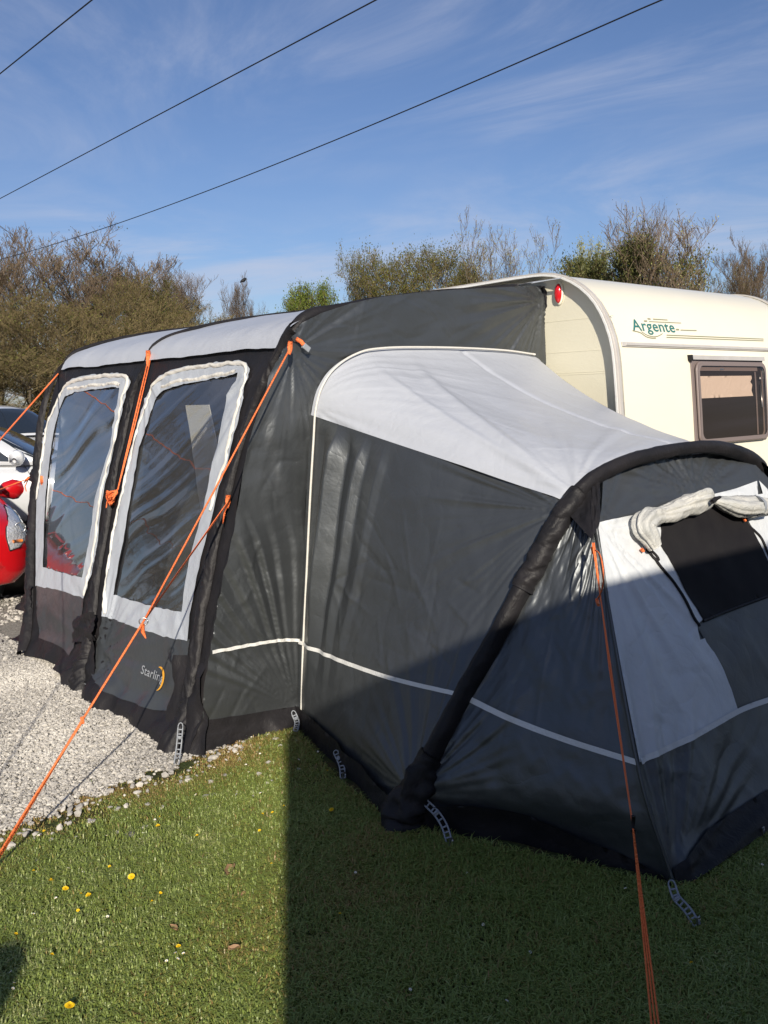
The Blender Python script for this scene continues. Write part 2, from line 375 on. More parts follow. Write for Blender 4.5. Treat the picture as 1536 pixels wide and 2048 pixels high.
def glass_mat(name, tint, refl=1.5, rough=0.02, haze=0.0, gain=1.0, hcol=(0.8, 0.8, 0.85), bump=None):
    m = bpy.data.materials.new(name); m.use_nodes = True; nt = m.node_tree; nt.nodes.clear()
    o = nt.nodes.new('ShaderNodeOutputMaterial'); tr = nt.nodes.new('ShaderNodeBsdfTransparent'); tr.inputs[0].default_value = (*tint, 1)
    gl = nt.nodes.new('ShaderNodeBsdfGlossy'); gl.inputs['Roughness'].default_value = rough; gl.inputs[0].default_value = (1, 1, 1, 1)
    # Schlick's approximation from the angle of view, the same on both faces of the thin sheet
    ge = nt.nodes.new('ShaderNodeNewGeometry'); dt = nt.nodes.new('ShaderNodeVectorMath'); dt.operation = 'DOT_PRODUCT'
    nt.links.new(ge.outputs['Normal'], dt.inputs[0]); nt.links.new(ge.outputs['Incoming'], dt.inputs[1])
    def mth(op, a, b=None, clamp=False):
        q = nt.nodes.new('ShaderNodeMath'); q.operation = op; q.use_clamp = clamp
        for i_, v_ in enumerate((a, b)):
            if v_ is None: continue
            if isinstance(v_, (int, float)): q.inputs[i_].default_value = v_
            else: nt.links.new(v_, q.inputs[i_])
        return q
    f0 = ((refl - 1) / (refl + 1)) ** 2
    c1 = mth('SUBTRACT', 1.0, mth('ABSOLUTE', dt.outputs['Value']).outputs[0]); c5 = mth('POWER', c1.outputs[0], 5.0)
    mu = mth('MULTIPLY', mth('ADD', mth('MULTIPLY', c5.outputs[0], 1 - f0).outputs[0], f0).outputs[0], gain, True)
    if bump:
        tc = nt.nodes.new('ShaderNodeTexCoord'); n = nt.nodes.new('ShaderNodeTexNoise'); n.inputs['Scale'].default_value = bump[0]; n.inputs['Detail'].default_value = 5; n.inputs['Distortion'].default_value = 1.0
        nt.links.new(tc.outputs['Object'], n.inputs['Vector']); bp = nt.nodes.new('ShaderNodeBump'); bp.inputs['Strength'].default_value = bump[1]; bp.inputs['Distance'].default_value = 0.02
        nt.links.new(n.outputs[0], bp.inputs['Height']); nt.links.new(bp.outputs[0], gl.inputs['Normal'])
    ms = nt.nodes.new('ShaderNodeMixShader'); nt.links.new(mu.outputs[0], ms.inputs[0]); nt.links.new(tr.outputs[0], ms.inputs[1]); nt.links.new(gl.outputs[0], ms.inputs[2])
    last = ms
    if haze:
        df = nt.nodes.new('ShaderNodeBsdfDiffuse'); df.inputs[0].default_value = (*hcol, 1)
        m2 = nt.nodes.new('ShaderNodeMixShader'); m2.inputs[0].default_value = haze
        nt.links.new(ms.outputs[0], m2.inputs[1]); nt.links.new(df.outputs[0], m2.inputs[2]); last = m2
    nt.links.new(last.outputs[0], o.inputs[0])
    return m
M_pvc = glass_mat('clear vinyl window', (0.73, 0.74, 0.75), 1.50, 0.03, 0.03, 2.5)
M_pane = glass_mat('tinted acrylic pane', (0.84, 0.78, 0.73), 1.45, 0.03, 0.0, 0.7)
M_carglass = mat('car glass', (0.02, 0.025, 0.028), 0.04, spec=0.8, coat=0.5)

# ------------------------------------------------------------------ ground, gravel, grass
edge_px = [(-260, 1705), (-120, 1700), (0, 1668), (40, 1650), (90, 1640), (150, 1605), (215, 1585), (290, 1556), (345, 1538), (400, 1512), (470, 1490)]
edge = np.array([gnd(*p)[:2] for p in edge_px])
gravel_poly = np.vstack([edge, [[2.9, 3.78], [4.5, 3.9], [4.5, 9.0], [9.0, 12.0], [9.0, 16.0], [-14.0, 16.0], [-14.0, 1.2], [-2.0, 2.2]]])
GRAVEL = spline(edge, 90); gravel_full = np.vstack([GRAVEL + np.stack([0.03 * nz(np.arange(90) * 0.6, 0, 1), 0.05 * nz(np.arange(90) * 0.5, 3, 2)], 1), gravel_poly[len(edge):]])

def ground_mat(name, cols, scales, bumps, rough=0.9):
    m = bpy.data.materials.new(name); m.use_nodes = True; nt = m.node_tree; b = nt.nodes['Principled BSDF']
    b.inputs['Roughness'].default_value = rough; b.inputs['Specular IOR Level'].default_value = 0.2
    tc = nt.nodes.new('ShaderNodeTexCoord'); prev = None
    for i, (c, s) in enumerate(zip(cols, scales)):
        if prev is None:
            rgb = nt.nodes.new('ShaderNodeRGB'); rgb.outputs[0].default_value = (*c, 1); prev = rgb.outputs[0]; continue
        n = nt.nodes.new('ShaderNodeTexNoise'); n.inputs['Scale'].default_value = s; n.inputs['Detail'].default_value = 8; n.inputs['Roughness'].default_value = 0.62
        nt.links.new(tc.outputs['Object'], n.inputs['Vector'])
        mr = nt.nodes.new('ShaderNodeMapRange'); mr.inputs[1].default_value = 0.42; mr.inputs[2].default_value = 0.60; nt.links.new(n.outputs[0], mr.inputs[0])
        mx = nt.nodes.new('ShaderNodeMix'); mx.data_type = 'RGBA'; mx.inputs[7].default_value = (*c, 1)
        nt.links.new(mr.outputs[0], mx.inputs[0]); nt.links.new(prev, mx.inputs[6]); prev = mx.outputs[2]
    nt.links.new(prev, b.inputs['Base Color'])
    last = None
    for s, st in bumps:
        n = nt.nodes.new('ShaderNodeTexNoise'); n.inputs['Scale'].default_value = s; n.inputs['Detail'].default_value = 6
        nt.links.new(tc.outputs['Object'], n.inputs['Vector']); bp = nt.nodes.new('ShaderNodeBump'); bp.inputs['Strength'].default_value = st; bp.inputs['Distance'].default_value = 0.03
        nt.links.new(n.outputs[0], bp.inputs['Height'])
        if last: nt.links.new(last.outputs[0], bp.inputs['Normal'])
        last = bp
    nt.links.new(last.outputs[0], b.inputs['Normal'])
    return m
M_soil = ground_mat('turf soil', [(0.040, 0.050, 0.016), (0.055, 0.075, 0.022), (0.065, 0.050, 0.022)], [1, 3.0, 9.0], [(60, 0.6)])
M_gravel = ground_mat('crushed limestone bed', [(0.30, 0.285, 0.25), (0.20, 0.19, 0.17), (0.42, 0.40, 0.35)], [1, 30.0, 75.0], [(70, 0.9), (200, 0.5)])
M_stone = tint_mat('limestone chippings', [(0.0, (0.15, 0.145, 0.14)), (0.35, (0.38, 0.36, 0.33)), (0.7, (0.54, 0.51, 0.46)), (1.0, (0.66, 0.63, 0.57))], 0.85, 0.2, rand=0.6)
M_blade = tint_mat('grass blades', [(0.0, (0.42, 0.27, 0.11)), (0.20, (0.34, 0.31, 0.09)), (0.42, (0.235, 0.305, 0.068)), (0.75, (0.31, 0.39, 0.105)), (1.0, (0.56, 0.56, 0.26))], 0.42, 0.5, transl=0.3, rand=0.55)

g = 600.0
link('ground', mesh_np('ground', [(-g, -g, 0), (g, -g, 0), (g, g, 0), (-g, g, 0)], None, [[0, 1, 2, 3]], False), M_soil)['kind'] = 'structure'
V, F = cut(gravel_full, (), 0.35)
o = link('gravel_bed', mesh_np('gravel_bed', np.c_[V, np.full(len(V), 0.005)], F, None, False), M_gravel); o['kind'] = 'structure'

def scatter(n, x0, x1, y0, y1, seed):
    r = np.random.default_rng(seed); return np.stack([r.uniform(x0, x1, n), r.uniform(y0, y1, n)], 1), r
annex_foot = np.array([gnd(*p)[:2] for p in [(588, 1458), (690, 1570), (800, 1660), (1350, 1772)]] + [[4.57, 1.63], [5.0, 2.6], [4.6, 3.9], [2.5, 3.9]])
awning_foot = np.array([[2.0, 3.84], [2.0, 7.2], [7, 7.2], [7, 3.84]])
# stones
def frustum_mask(P, z=0.0, m=140):
    Q = np.c_[P, np.full(len(P), z)] - EYE; c = Q @ CAMROT
    d = -c[:, 2]; u = 768 + FPX * c[:, 0] / np.maximum(d, 0.01); v = 1024 - FPX * c[:, 1] / np.maximum(d, 0.01)
    return (d > 0.3) & (u > -m) & (u < 1536 + m) & (v < 2048 + m) & (v > -m)
def stones(name, n, box, smin, smax, seed, mask, small=False):
    P, r = scatter(n, *box, seed); m = mask(P); P = P[m]; n = len(P)
    t = (1 + 5 ** 0.5) / 2
    if small:
        ico = np.array([(1, 0, 0), (0, 1, 0), (-1, 0, 0), (0, -1, 0), (0.2, .1, 1), (0, 0, -1)]) * 1.1
        Fi = np.array([(0, 1, 4), (1, 2, 4), (2, 3, 4), (3, 0, 4), (1, 0, 5), (2, 1, 5), (3, 2, 5), (0, 3, 5)])
    else:
        ico = np.array([(-1, t, 0), (1, t, 0), (-1, -t, 0), (1, -t, 0), (0, -1, t), (0, 1, t), (0, -1, -t), (0, 1, -t), (t, 0, -1), (t, 0, 1), (-t, 0, -1), (-t, 0, 1)]) / 1.902
        Fi = np.array([(0, 11, 5), (0, 5, 1), (0, 1, 7), (0, 7, 10), (0, 10, 11), (1, 5, 9), (5, 11, 4), (11, 10, 2), (10, 7, 6), (7, 1, 8), (3, 9, 4), (3, 4, 2), (3, 2, 6), (3, 6, 8), (3, 8, 9), (4, 9, 5), (2, 4, 11), (6, 2, 10), (8, 6, 7), (9, 8, 1)])
    k = len(ico)
    s = smin + (smax - smin) * r.random(n) ** 2.0
    A = ico[None] * (0.70 + 0.6 * r.random((n, k, 1)))
    A *= np.stack([0.7 + 0.6 * r.random(n), 0.6 + 0.5 * r.random(n), 0.4 + 0.35 * r.random(n)], 1)[:, None, :]
    a = r.random(n) * 6.28; ca, sa = np.cos(a)[:, None], np.sin(a)[:, None]
    b = (r.random(n) - 0.5) * 1.6; cb, sb = np.cos(b)[:, None], np.sin(b)[:, None]
    x, y, z = A[..., 0], A[..., 1], A[..., 2]
    y, z = y * cb - z * sb, y * sb + z * cb
    x, y = x * ca - y * sa, x * sa + y * ca
    V = np.stack([x, y, z], -1) * s[:, None, None]
    V[..., 0] += P[:, 0, None]; V[..., 1] += P[:, 1, None]; V[..., 2] += (0.004 + s * 0.25 + 0.007 * r.random(n))[:, None]
    F = (Fi[None] + (np.arange(n) * k)[:, None, None]).reshape(-1, 3)
    patch = 0.5 + 0.25 * fbm(P[:, 0] * 1.6, P[:, 1] * 1.6, 8)
    print(name, n)
    return mesh_np(name, V.reshape(-1, 3), F, None, False, np.repeat(patch, k))
def gmask(P): return inside(P, gravel_full) & frustum_mask(P) & ~inside(P, awning_foot)
me = stones('gravel', 95000, (-1.0, 2.2, 2.2, 7.0), 0.005, 0.0125, 3, gmask)
prop(link('gravel', me, M_stone), 'pale grey limestone gravel beside the awning', 'gravel', kind='stuff')
prop(link('gravel_fines', stones('gravel_fines', 200000, (-1.0, 2.2, 2.2, 7.0), 0.003, 0.009, 33, gmask, True), M_stone), 'fine grey chips filling between the larger gravel', 'gravel', kind='stuff')
me = stones('gravel', 26000, (-3.0, 2.6, 6.0, 13.0), 0.010, 0.022, 4, gmask)
prop(link('gravel', me, M_stone), 'pale grey gravel round the parked cars', 'gravel', kind='stuff')
def emask(P):
    d = np.min(np.linalg.norm(P[:, None, :] - GRAVEL[None], axis=2), axis=1)
    r = np.random.default_rng(5).random(len(P))
    return (~inside(P, gravel_full)) & (r < np.exp(-(d / 0.11))) & frustum_mask(P) & ~inside(P, annex_foot)
me = stones('loose_stone', 3200, (0.2, 2.6, 2.4, 3.95), 0.007, 0.020, 9, emask)
prop(link('stray_gravel', me, M_stone), 'stray limestone chips along the grass edge', 'gravel', kind='stuff')

# grass blades
def grass(name, n, box, hmin, hmax, seed, wid=0.0024):
    P, r = scatter(n, *box, seed)
    d = np.min(np.linalg.norm(P[:, None, :] - GRAVEL[None, ::3], axis=2), axis=1) if n < 1 else None
    near = np.empty(len(P))
    for i in range(0, len(P), 20000): near[i:i + 20000] = np.min(np.linalg.norm(P[i:i + 20000, None, :] - GRAVEL[None, ::3], axis=2), axis=1)
    gin = inside(P, gravel_full)
    bare = fbm(P[:, 0] * 4, P[:, 1] * 4, 31)
    prob = np.where(gin, np.exp(-near / 0.03) * 0.35, 1 - 0.80 * np.exp(-near / 0.20) * (bare > -0.35) - 0.35 * (bare > 0.5))
    m = (r.random(len(P)) < prob) & frustum_mask(P) & ~inside(P, annex_foot) & ~inside(P, awning_foot)
    P = P[m]; near = near[m]; n = len(P)
    h = (hmin + (hmax - hmin) * r.random(n) ** 2.0) * (0.70 + 0.8 * (fbm(P[:, 0] * 2.2, P[:, 1] * 2.2, 4) * 0.5 + 0.5)) * (0.55 + 0.45 * sst(0, 0.5, near))
    a = r.random(n) * 6.283 + 1.2 * nz(P[:, 0] * 3, P[:, 1] * 3, 12); lean = 0.35 + 1.0 * r.random(n)
    w = wid * (0.6 + 0.8 * r.random(n))
    dx, dy = np.cos(a), np.sin(a); px, py = -dy, dx
    def pt(f, zf, side):
        k = h * lean * f
        return np.stack([P[:, 0] + dx * k + px * w * side, P[:, 1] + dy * k + py * w * side, h * zf], 1)
    V = np.stack([pt(0, 0, -1), pt(0, 0, 1), pt(0.35, 0.62, 0.8), pt(0.35, 0.62, -0.8), pt(1.0, 0.95 - 0.25 * 1, 0)], 1)
    b = (np.arange(n) * 5)[:, None]
    tint = 0.52 + 0.16 * fbm(P[:, 0] * 1.3, P[:, 1] * 1.3, 21) + 0.10 * fbm(P[:, 0] * 7, P[:, 1] * 7, 22) - 0.46 * np.exp(-near / 0.17) + (r.random(n) < 0.07) * -0.3
    return mesh_np(name, V.reshape(-1, 3), (b + np.array([3, 2, 4])).reshape(-1, 3), (b + np.array([0, 1, 2, 3])).reshape(-1, 4), False, np.repeat(np.clip(tint, 0, 1), 5))
prop(link('lawn_weeds', grass('lawn_weeds', 26000, (0.0, 3.4, 0.9, 4.1), 0.009, 0.020, 44, 0.0055), M_blade), 'small broad leaved weeds and moss among the grass', 'weeds', kind='stuff')
me = grass('lawn_grass', 600000, (0.0, 3.4, 0.9, 4.1), 0.011, 0.036, 11, 0.0020)
prop(link('lawn_grass', me, M_blade), 'short mown spring grass in front of the awning', 'grass', kind='stuff')

# ------------------------------------------------------------------ caravan
CX = 4.587
prof = [(3.42, .34), (3.26, .44), (3.19, .62), (3.165, .95), (3.17, 1.15), (3.19, 1.36), (3.213, 1.65), (3.243, 1.93), (3.285, 2.08), (3.36, 2.22), (3.46, 2.325), (3.59, 2.405), (3.74, 2.45), (3.95, 2.462), (4.6, 2.458), (6.0, 2.455), (7.6, 2.45), (8.2, 2.39), (8.6, 2.18), (8.85, 1.75), (8.95, 1.2), (8.9, .6), (8.75, .34)]
PR = spline(prof, 120)
_k = int(np.argmax(PR[:, 1] > 2.449))
def end_y(z): return np.interp(z, PR[:_k, 1], PR[:_k, 0])
caravan = empty('caravan', (5.67, 6.0, 0), 'cream touring caravan with rounded roof edge and a tinted end window, behind the awning', 'caravan')
xs = np.array([CX - 0.03, CX - 0.02, CX, 5.1, 5.6, 6.1, 6.75, 6.87, 6.895, 6.905])
inset = np.array([0.006, 0.0, 0, 0, 0, 0, 0, 0.004, 0.018, 0.05])
cen = PR.mean(0)
V = []
for x, i in zip(xs, inset):
    d = PR - cen; l = np.linalg.norm(d, axis=1)[:, None]; q = PR - d / l * i
    V.append(np.c_[np.full(len(q), x), q])
link('body_shell', mesh_np('body_shell', np.vstack(V), None, grid_faces(len(xs), len(PR), True)), M_cream, caravan)
V, F = cut([tuple(p) for p in PR[::2]], (), 0.5)
link('side_wall', mesh_np('side_wall', np.c_[np.full(len(V), CX), V], F, None, False), M_ribbed, caravan)
link('side_wall', mesh_np('side_wall', np.c_[np.full(len(V), 6.90), V], F, None, False), M_ribbed, caravan)
for z in [at_x(1150, y, CX)[2] for y in (639, 703, 745, 749)] + [1.36, 1.355, 1.16, .97, .965, .75, .5]:
    a = Acc(); a.box((CX + 0.0015, 5.9, z), (0.006, 5.2, 0.003)); link('side_rib', a.mesh('side_rib', False), M_ribbed, caravan)
# awning rail and edge trim that follows the profile
def ribbon(P, x0, x1, t):
    T = np.gradient(P, axis=0); T /= np.linalg.norm(T, axis=1)[:, None]; N = np.stack([-T[:, 1], T[:, 0]], 1)
    if np.dot(N[len(N) // 2], P[len(N) // 2] - cen) < 0: N = -N
    A, B = P, P + N * t
    rows = [np.c_[np.full(len(P), x0), A], np.c_[np.full(len(P), x0), B], np.c_[np.full(len(P), x1), B], np.c_[np.full(len(P), x1), A]]
    V = np.stack(rows, 1).reshape(-1, 3)
    return Acc().add(V, grid_faces(len(P), 4, True))
rimP = PR[(PR[:, 0] < 8.95) | (PR[:, 1] > 0.5)]
link('awning_rail', ribbon(rimP, CX - 0.064, CX - 0.048, 0.006).mesh('awning_rail', False), M_alu, caravan)
link('edge_trim', ribbon(rimP, CX - 0.048, CX - 0.028, 0.012).mesh('edge_trim', False), M_alu, caravan)
link('rail_insert', ribbon(PR[:100], CX - 0.070, CX - 0.0642, -0.012).mesh('rail_insert', False), M_tape, caravan)
link('rail_lip', ribbon(rimP, CX - 0.063, CX + 0.002, -0.012).mesh('rail_lip', False), M_alu, caravan)
link('edge_trim', ribbon(rimP, 6.88, 6.925, 0.010).mesh('edge_trim', False), M_alu, caravan)
# lamp
L = at_x(1120, 587, CX)
lamp = link('marker_lamp', (lambda a: a.mesh('marker_lamp'))(Acc()), M_cream, caravan) if False else None
def dome(cy, cz, ry, rz, h, x, base=0.0):
    n, k = 7, 24; V = []
    for i in range(n):
        t = i / (n - 1) * math.pi / 2
        for j in range(k):
            a = j * 2 * math.pi / k; V.append((x - base - h * math.sin(t), cy + ry * math.cos(t) ** 0.8 * math.cos(a), cz + rz * math.cos(t) ** 0.8 * math.sin(a)))
    V += [(x, cy + ry * math.cos(j * 2 * math.pi / k), cz + rz * math.sin(j * 2 * math.pi / k)) for j in range(k)]
    V = np.array(V); F = grid_faces(n, k, True)
    F = np.vstack([F, [[n * k + j, n * k + (j + 1) % k, (j + 1) % k, j] for j in range(k)]])
    return mesh_np('dome', V, None, F)
lb = link('marker_lamp', dome(L[1], L[2], 0.034, 0.072, 0.012, CX, 0.008), M_cream, caravan)
ll = link('lens', dome(L[1], L[2], 0.026, 0.060, 0.020, CX - 0.012, 0.006), M_redlamp, None); ll.parent = lb; ll.matrix_parent_inverse = lb.matrix_parent_inverse.copy() if False else Matrix.Identity(4)
# rear (end) face details
def eface(x, z, out): return np.stack([np.asarray(x, float) + 0 * np.asarray(z, float), end_y(z) - out, np.asarray(z, float) + 0 * np.asarray(x, float)], -1)
def ebar(name, x0, x1, z0, z1, d, m, parent=caravan, back=0.0):
    X = np.linspace(x0, x1, 12); A = []
    for x in X:
        A += [eface(x, z0, back), eface(x, z0, d), eface(x, z1, d), eface(x, z1, back)]
    a = Acc().add(np.array(A), grid_faces(12, 4, True)); a.Q.append(np.array([[0, 1, 2, 3], [47, 46, 45, 44]]))
    return link(name, a.mesh(name, False), m, parent)
bevel(ebar('rubbing_strip', 4.612, 6.86, 1.978, 2.006, 0.010, M_alu), 0.003)
bevel(ebar('rubbing_strip', 4.640, 6.86, 1.986, 1.999, 0.017, M_alu), 0.003)
def rrect(x0, x1, z0, z1, r, k=6):
    out = []
    for cx, cz, a0 in ((x1 - r, z1 - r, 0), (x0 + r, z1 - r, 90), (x0 + r, z0 + r, 180), (x1 - r, z0 + r, 270)):
        for i in range(k + 1):
            a = R(a0 + 90 * i / k); out.append((cx + r * math.cos(a), cz + r * math.sin(a)))
    return out
def eplate(name, poly, out, m, parent, holes=(), sp=0.05):
    V, F = cut(poly, holes, sp); return link(name, mesh_np(name, eface(V[:, 0], V[:, 1], out), F, None, True), m, parent)
win = ebar('end_window', 5.335, 6.275, 1.348, 1.912, 0.012, M_frame); bevel(win, 0.006)
def sub(o, par):
    o.parent = par; o.matrix_parent_inverse = Matrix.Identity(4); return o
sub(ebar('window_rail', 5.325, 6.272, 1.908, 1.936, 0.030, M_alu, None), win)
sub(ebar('rail_end_cap', 5.315, 5.330, 1.900, 1.938, 0.032, M_black, None), win)
sub(eplate('interior', rrect(5.38, 6.23, 1.385, 1.885, .04), 0.014, M_inside, None), win)
sub(eplate('blind', [(5.395, 1.655), (6.09, 1.662), (6.07, 1.70), (6.085, 1.74), (6.06, 1.76), (6.085, 1.785), (6.08, 1.803), (5.395, 1.800)], 0.020, M_blind, None, sp=0.03), win)
sub(eplate('inner_rail', [(5.39, 1.835), (6.17, 1.835), (6.17, 1.87), (5.39, 1.87)], 0.020, M_frame, None), win)
sub(eplate('inner_post', [(6.125, 1.39), (6.145, 1.39), (6.145, 1.83), (6.125, 1.83)], 0.020, M_frame, None), win)
ring = rrect(5.365, 6.262, 1.362, 1.888, .055); ring2 = rrect(5.388, 6.242, 1.388, 1.868, .045)
sub(eplate('pane_rim', ring, 0.036, M_frame, None, [ring2], 0.03), win)
P = np.array(ring + [ring[0]]); sub(tube('pane_edge', eface(P[:, 0], P[:, 1], 0.026), 0.010, M_frame, None, 6), win)
sub(eplate('pane', ring2, 0.036, M_pane, None), win)
sub(tube('stay', eface(np.array([6.19, 6.205]), np.array([1.74, 1.58]), 0.024), 0.007, M_steel, None, 6), win)
sub(tube('catch', eface(np.array([6.19, 6.19]), np.array([1.80, 1.775]), 0.024), 0.009, M_steel, None, 6), win)
sub(ebar('catch', 5.66, 5.71, 1.842, 1.852, 0.024, M_steel, None), win)
# decal
def text(body, width, height, mapf, m, parent, off=0.0, name='lettering'):
    """lettering laid over a surface: mapf(x, y) gives points for the flat outline, scaled to width and cap height"""
    c = bpy.data.curves.new(name, 'FONT'); c.body = body; c.size = 1.0; c.offset = off; c.resolution_u = 3; c.space_character = 1.04
    o = bpy.data.objects.new(name, c); COL.objects.link(o); bpy.context.view_layer.update()
    me = bpy.data.meshes.new_from_object(o.evaluated_get(bpy.context.evaluated_depsgraph_get())); bpy.data.objects.remove(o)
    n = len(me.vertices); co = np.empty(n * 3, np.float32); me.vertices.foreach_get('co', co); co = co.reshape(-1, 3)
    x = (co[:, 0] - co[:, 0].min()) / np.ptp(co[:, 0]) * width; y = co[:, 1] / 0.70 * height
    me.vertices.foreach_set('co', mapf(x, y).astype(np.float32).ravel()); me.update(); me.materials.clear()
    return link(name, me, m, parent)
def on_end(u, v, out=0.0):
    y = 3.24
    for _ in range(4): p = at_y(u, v, y); y = float(end_y(p[2])) - out
    return at_y(u, v, y)
a0 = on_end(1267, 660, 0.004); a1 = on_end(1351, 662, 0.004)
text('Argente', a1[0] - a0[0], .070, lambda x, y: eface(a0[0] + x + .12 * y, a0[2] + y + .0 * x, 0.003), M_teal, caravan, 0.012)
def estroke(pts, w, m=M_gold, name='pinstripe'):
    P = np.array([on_end(*p, 0.002) for p in pts]); Q = spline(P[:, [0, 2]], 14)
    poly = strip_poly(Q, w); n = len(poly) // 2
    V = np.array([eface(p[0], p[1], 0.003) for p in poly]); F = [[i, i + 1, 2 * n - 2 - i, 2 * n - 1 - i] for i in range(n - 1)]
    return link(name, mesh_np(name, V, None, F, False), m, caravan)
for pts, w in [([(1306, 638), (1335, 640)], .006), ([(1298, 643), (1362, 646)], .005), ([(1361, 660), (1393, 661)], .006), ([(1352, 659), (1358, 659)], .010), ([(1295, 637.5), (1301, 638)], .009), ([(1288, 642), (1294, 642)], .009),
               ([(1265, 661), (1280, 665), (1292, 673), (1303, 676), (1312, 676)], .006), ([(1283, 663), (1292, 669), (1304, 673), (1316, 672), (1325, 667)], .005),
               ([(1333, 670), (1430, 674), (1527, 678)], .006), ([(1333, 674.5), (1430, 678), (1527, 681.5)], .006)]:
    estroke(pts, w)
# wheels, hitch, far side: the rest of the van as it stands
for (x, s) in ((4.72, -1), (6.80, 1)):
    a = Acc(); n = 28
    V, F, T = tube_arrays(np.array([[x - .09, 6.1, .33], [x + .09, 6.1, .33]]), 0.32, n); a.add(V, F, T)
    wh = link('wheel', a.mesh('wheel'), M_black, caravan)
bevel(link('chassis', Acc().box((5.67, 6.2, .30), (1.7, 6.6, .1)).mesh('chassis', False), M_steel, caravan), .01)
tube('hitch', [(5.67, 8.7, .35), (5.67, 10.0, .42)], .05, M_steel, caravan)
for z0, x0 in ((1.35, 6.912), ):
    pl, Fp = cut(rrect(5.2, 6.6, 1.3, 1.95, .08), (), .2)
    link('side_window', mesh_np('side_window', np.c_[np.full(len(pl), x0), pl], Fp, None, False), M_inside, caravan)
# door and window on the awning side, seen dimly through the vinyl
def sidebox(name, y0, y1, z0, z1, d, m):
    return bevel(link(name, Acc().box((CX - d / 2, (y0 + y1) / 2, (z0 + z1) / 2), (d, y1 - y0, z1 - z0)).mesh(name, False), m, caravan), .006)
sidebox('door', 5.55, 6.15, .42, 2.12, .03, M_cream); sidebox('door_window', 5.66, 6.04, 1.45, 1.95, .045, M_inside)
sidebox('side_window', 4.25, 5.30, 1.25, 1.85, .03, M_inside); sidebox('side_window', 6.75, 7.9, 1.25, 1.85, .03, M_inside); sidebox('skirt_panel', 3.5, 8.3, .36, .62, .02, M_dark)

# ------------------------------------------------------------------ awning
SY = 3.82                                    # plane of the gable wall
awning = empty('caravan_awning', (3.2, 5.3, 0), 'large grey and white air awning with clear windows, fixed along the caravan side', 'awning')
def prt(o): return o
FA = np.array([1.96, 0, 0]); FD = np.array([0.63, 0, 2.02]); FD /= np.linalg.norm(FD); FN = np.array([-FD[2], 0, FD[0]])
def fpx(u, v):
    p = hit(u, v, FA, FN); return (p[1], float(np.dot(p - FA, FD)))
def fpoly(px): return [fpx(*p) for p in px]
POLES = [((3.84, 0.0), (3.84, 2.12)), ((5.07, 0.0), (5.37, 2.12)), ((6.17, 0.0), (6.80, 2.12))]
def front(u, v, off=0.0):
    d = 0.006 * fbm(u * 5, v * 3, 2, 4) + 0.008 * fan(u, v, (3.9, 2.05), 9, 5, .1, 1.4) + 0.008 * fan(u, v, (5.4, 2.05), 9, 8, .1, 1.4)
    d = d + 0.007 * crease(u * 7 + v * 2.5, v * 5 - u, 41, 3) * sst(1.7, 2.0, v)
    d = d + 0.005 * fan(u, v, (3.9, .25), 8, 15, .1, 1.2) * (1 - sst(.5, .9, v)) + 0.010 * fan(u, v, (5.1, .25), 8, 25, .1, 1.2) * (1 - sst(.5, .9, v))
    d = d + 0.05 * (1 - sst(0.0, .22, v)) * (1 + .8 * nz(u * 6, 1, 9)) + 0.03 * nz(u * 9, v * 4, 19) * (1 - sst(.05, .25, v))
    d = d * (1 - sst(1.88, 2.02, v))
    P = FA + np.outer(v, FD); P[:, 1] = u
    P = P + (d + off)[:, None] * FN
    P[:, 2] = np.maximum(P[:, 2], 0.003)
    return P
wall_px = [(392, 1514), (405, 1440), (420, 1300), (441, 1177), (460, 1100), (480, 977), (498, 893), (524, 810), (540, 752), (572, 690), (556, 679), (305, 713), (133, 727), (118, 742), (92, 850), (72, 1000), (64, 1180), (60, 1312), (100, 1318), (146, 1352), (150, 1400), (196, 1400), (215, 1424), (252, 1455), (300, 1475), (322, 1505)]
b2_out = [(208, 1232), (215, 1160), (228, 1063), (250, 972), (258, 925), (271, 872), (283, 835), (292, 803), (303, 778), (319, 757), (345, 741), (380, 733), (417, 728), (450, 724), (480, 722), (496, 727), (503, 739), (501, 755), (494, 785), (491, 810), (482, 840), (472, 868), (465, 900), (455, 940), (440, 972), (430, 1020), (420, 1060), (407, 1112), (396, 1160), (389, 1200), (383, 1245), (379, 1282), (345, 1277), (300, 1263), (250, 1247)]
b2_in = [(229, 1190), (240, 1125), (250, 1082), (262, 1010), (272, 955), (283, 895), (300, 838), (312, 800), (330, 782), (365, 771), (410, 762), (450, 754), (480, 748), (474, 762), (462, 780), (452, 820), (443, 870), (434, 905), (421, 962), (411, 1010), (398, 1055), (387, 1095), (376, 1140), (371, 1180), (366, 1224), (340, 1220), (303, 1211), (262, 1200)]
b1_out = [(74, 1172), (75, 1095), (77, 1000), (80, 940), (85, 905), (92, 868), (100, 838), (110, 815), (120, 797), (128, 775), (146, 759), (165, 753), (187, 750), (212, 748), (233, 747), (250, 749), (261, 755), (263, 766), (256, 785), (250, 805), (244, 840), (237, 870), (230, 905), (222, 940), (214, 970), (210, 998), (203, 1046), (196, 1102), (187, 1144), (178, 1177), (170, 1197), (124, 1181)]
b1_in = [(90, 1134), (91, 1085), (93, 1046), (96, 990), (99, 945), (105, 895), (112, 850), (121, 817), (132, 795), (150, 785), (187, 780), (215, 777), (243, 776), (240, 795), (233, 822), (228, 855), (224, 892), (212, 930), (203, 960), (195, 995), (188, 1048), (176, 1112), (168, 1156), (130, 1147)]
b2_mid = [(b2_in[i][0], b2_in[i][1]) for i in range(len(b2_in))]
W1i, W2i = fpoly(b1_in), fpoly(b2_in)
panel('front_wall', fpoly(wall_px), front, M_black, awning, [fpoly(b1_in), fpoly(b2_in)], 0.022, 0.0)
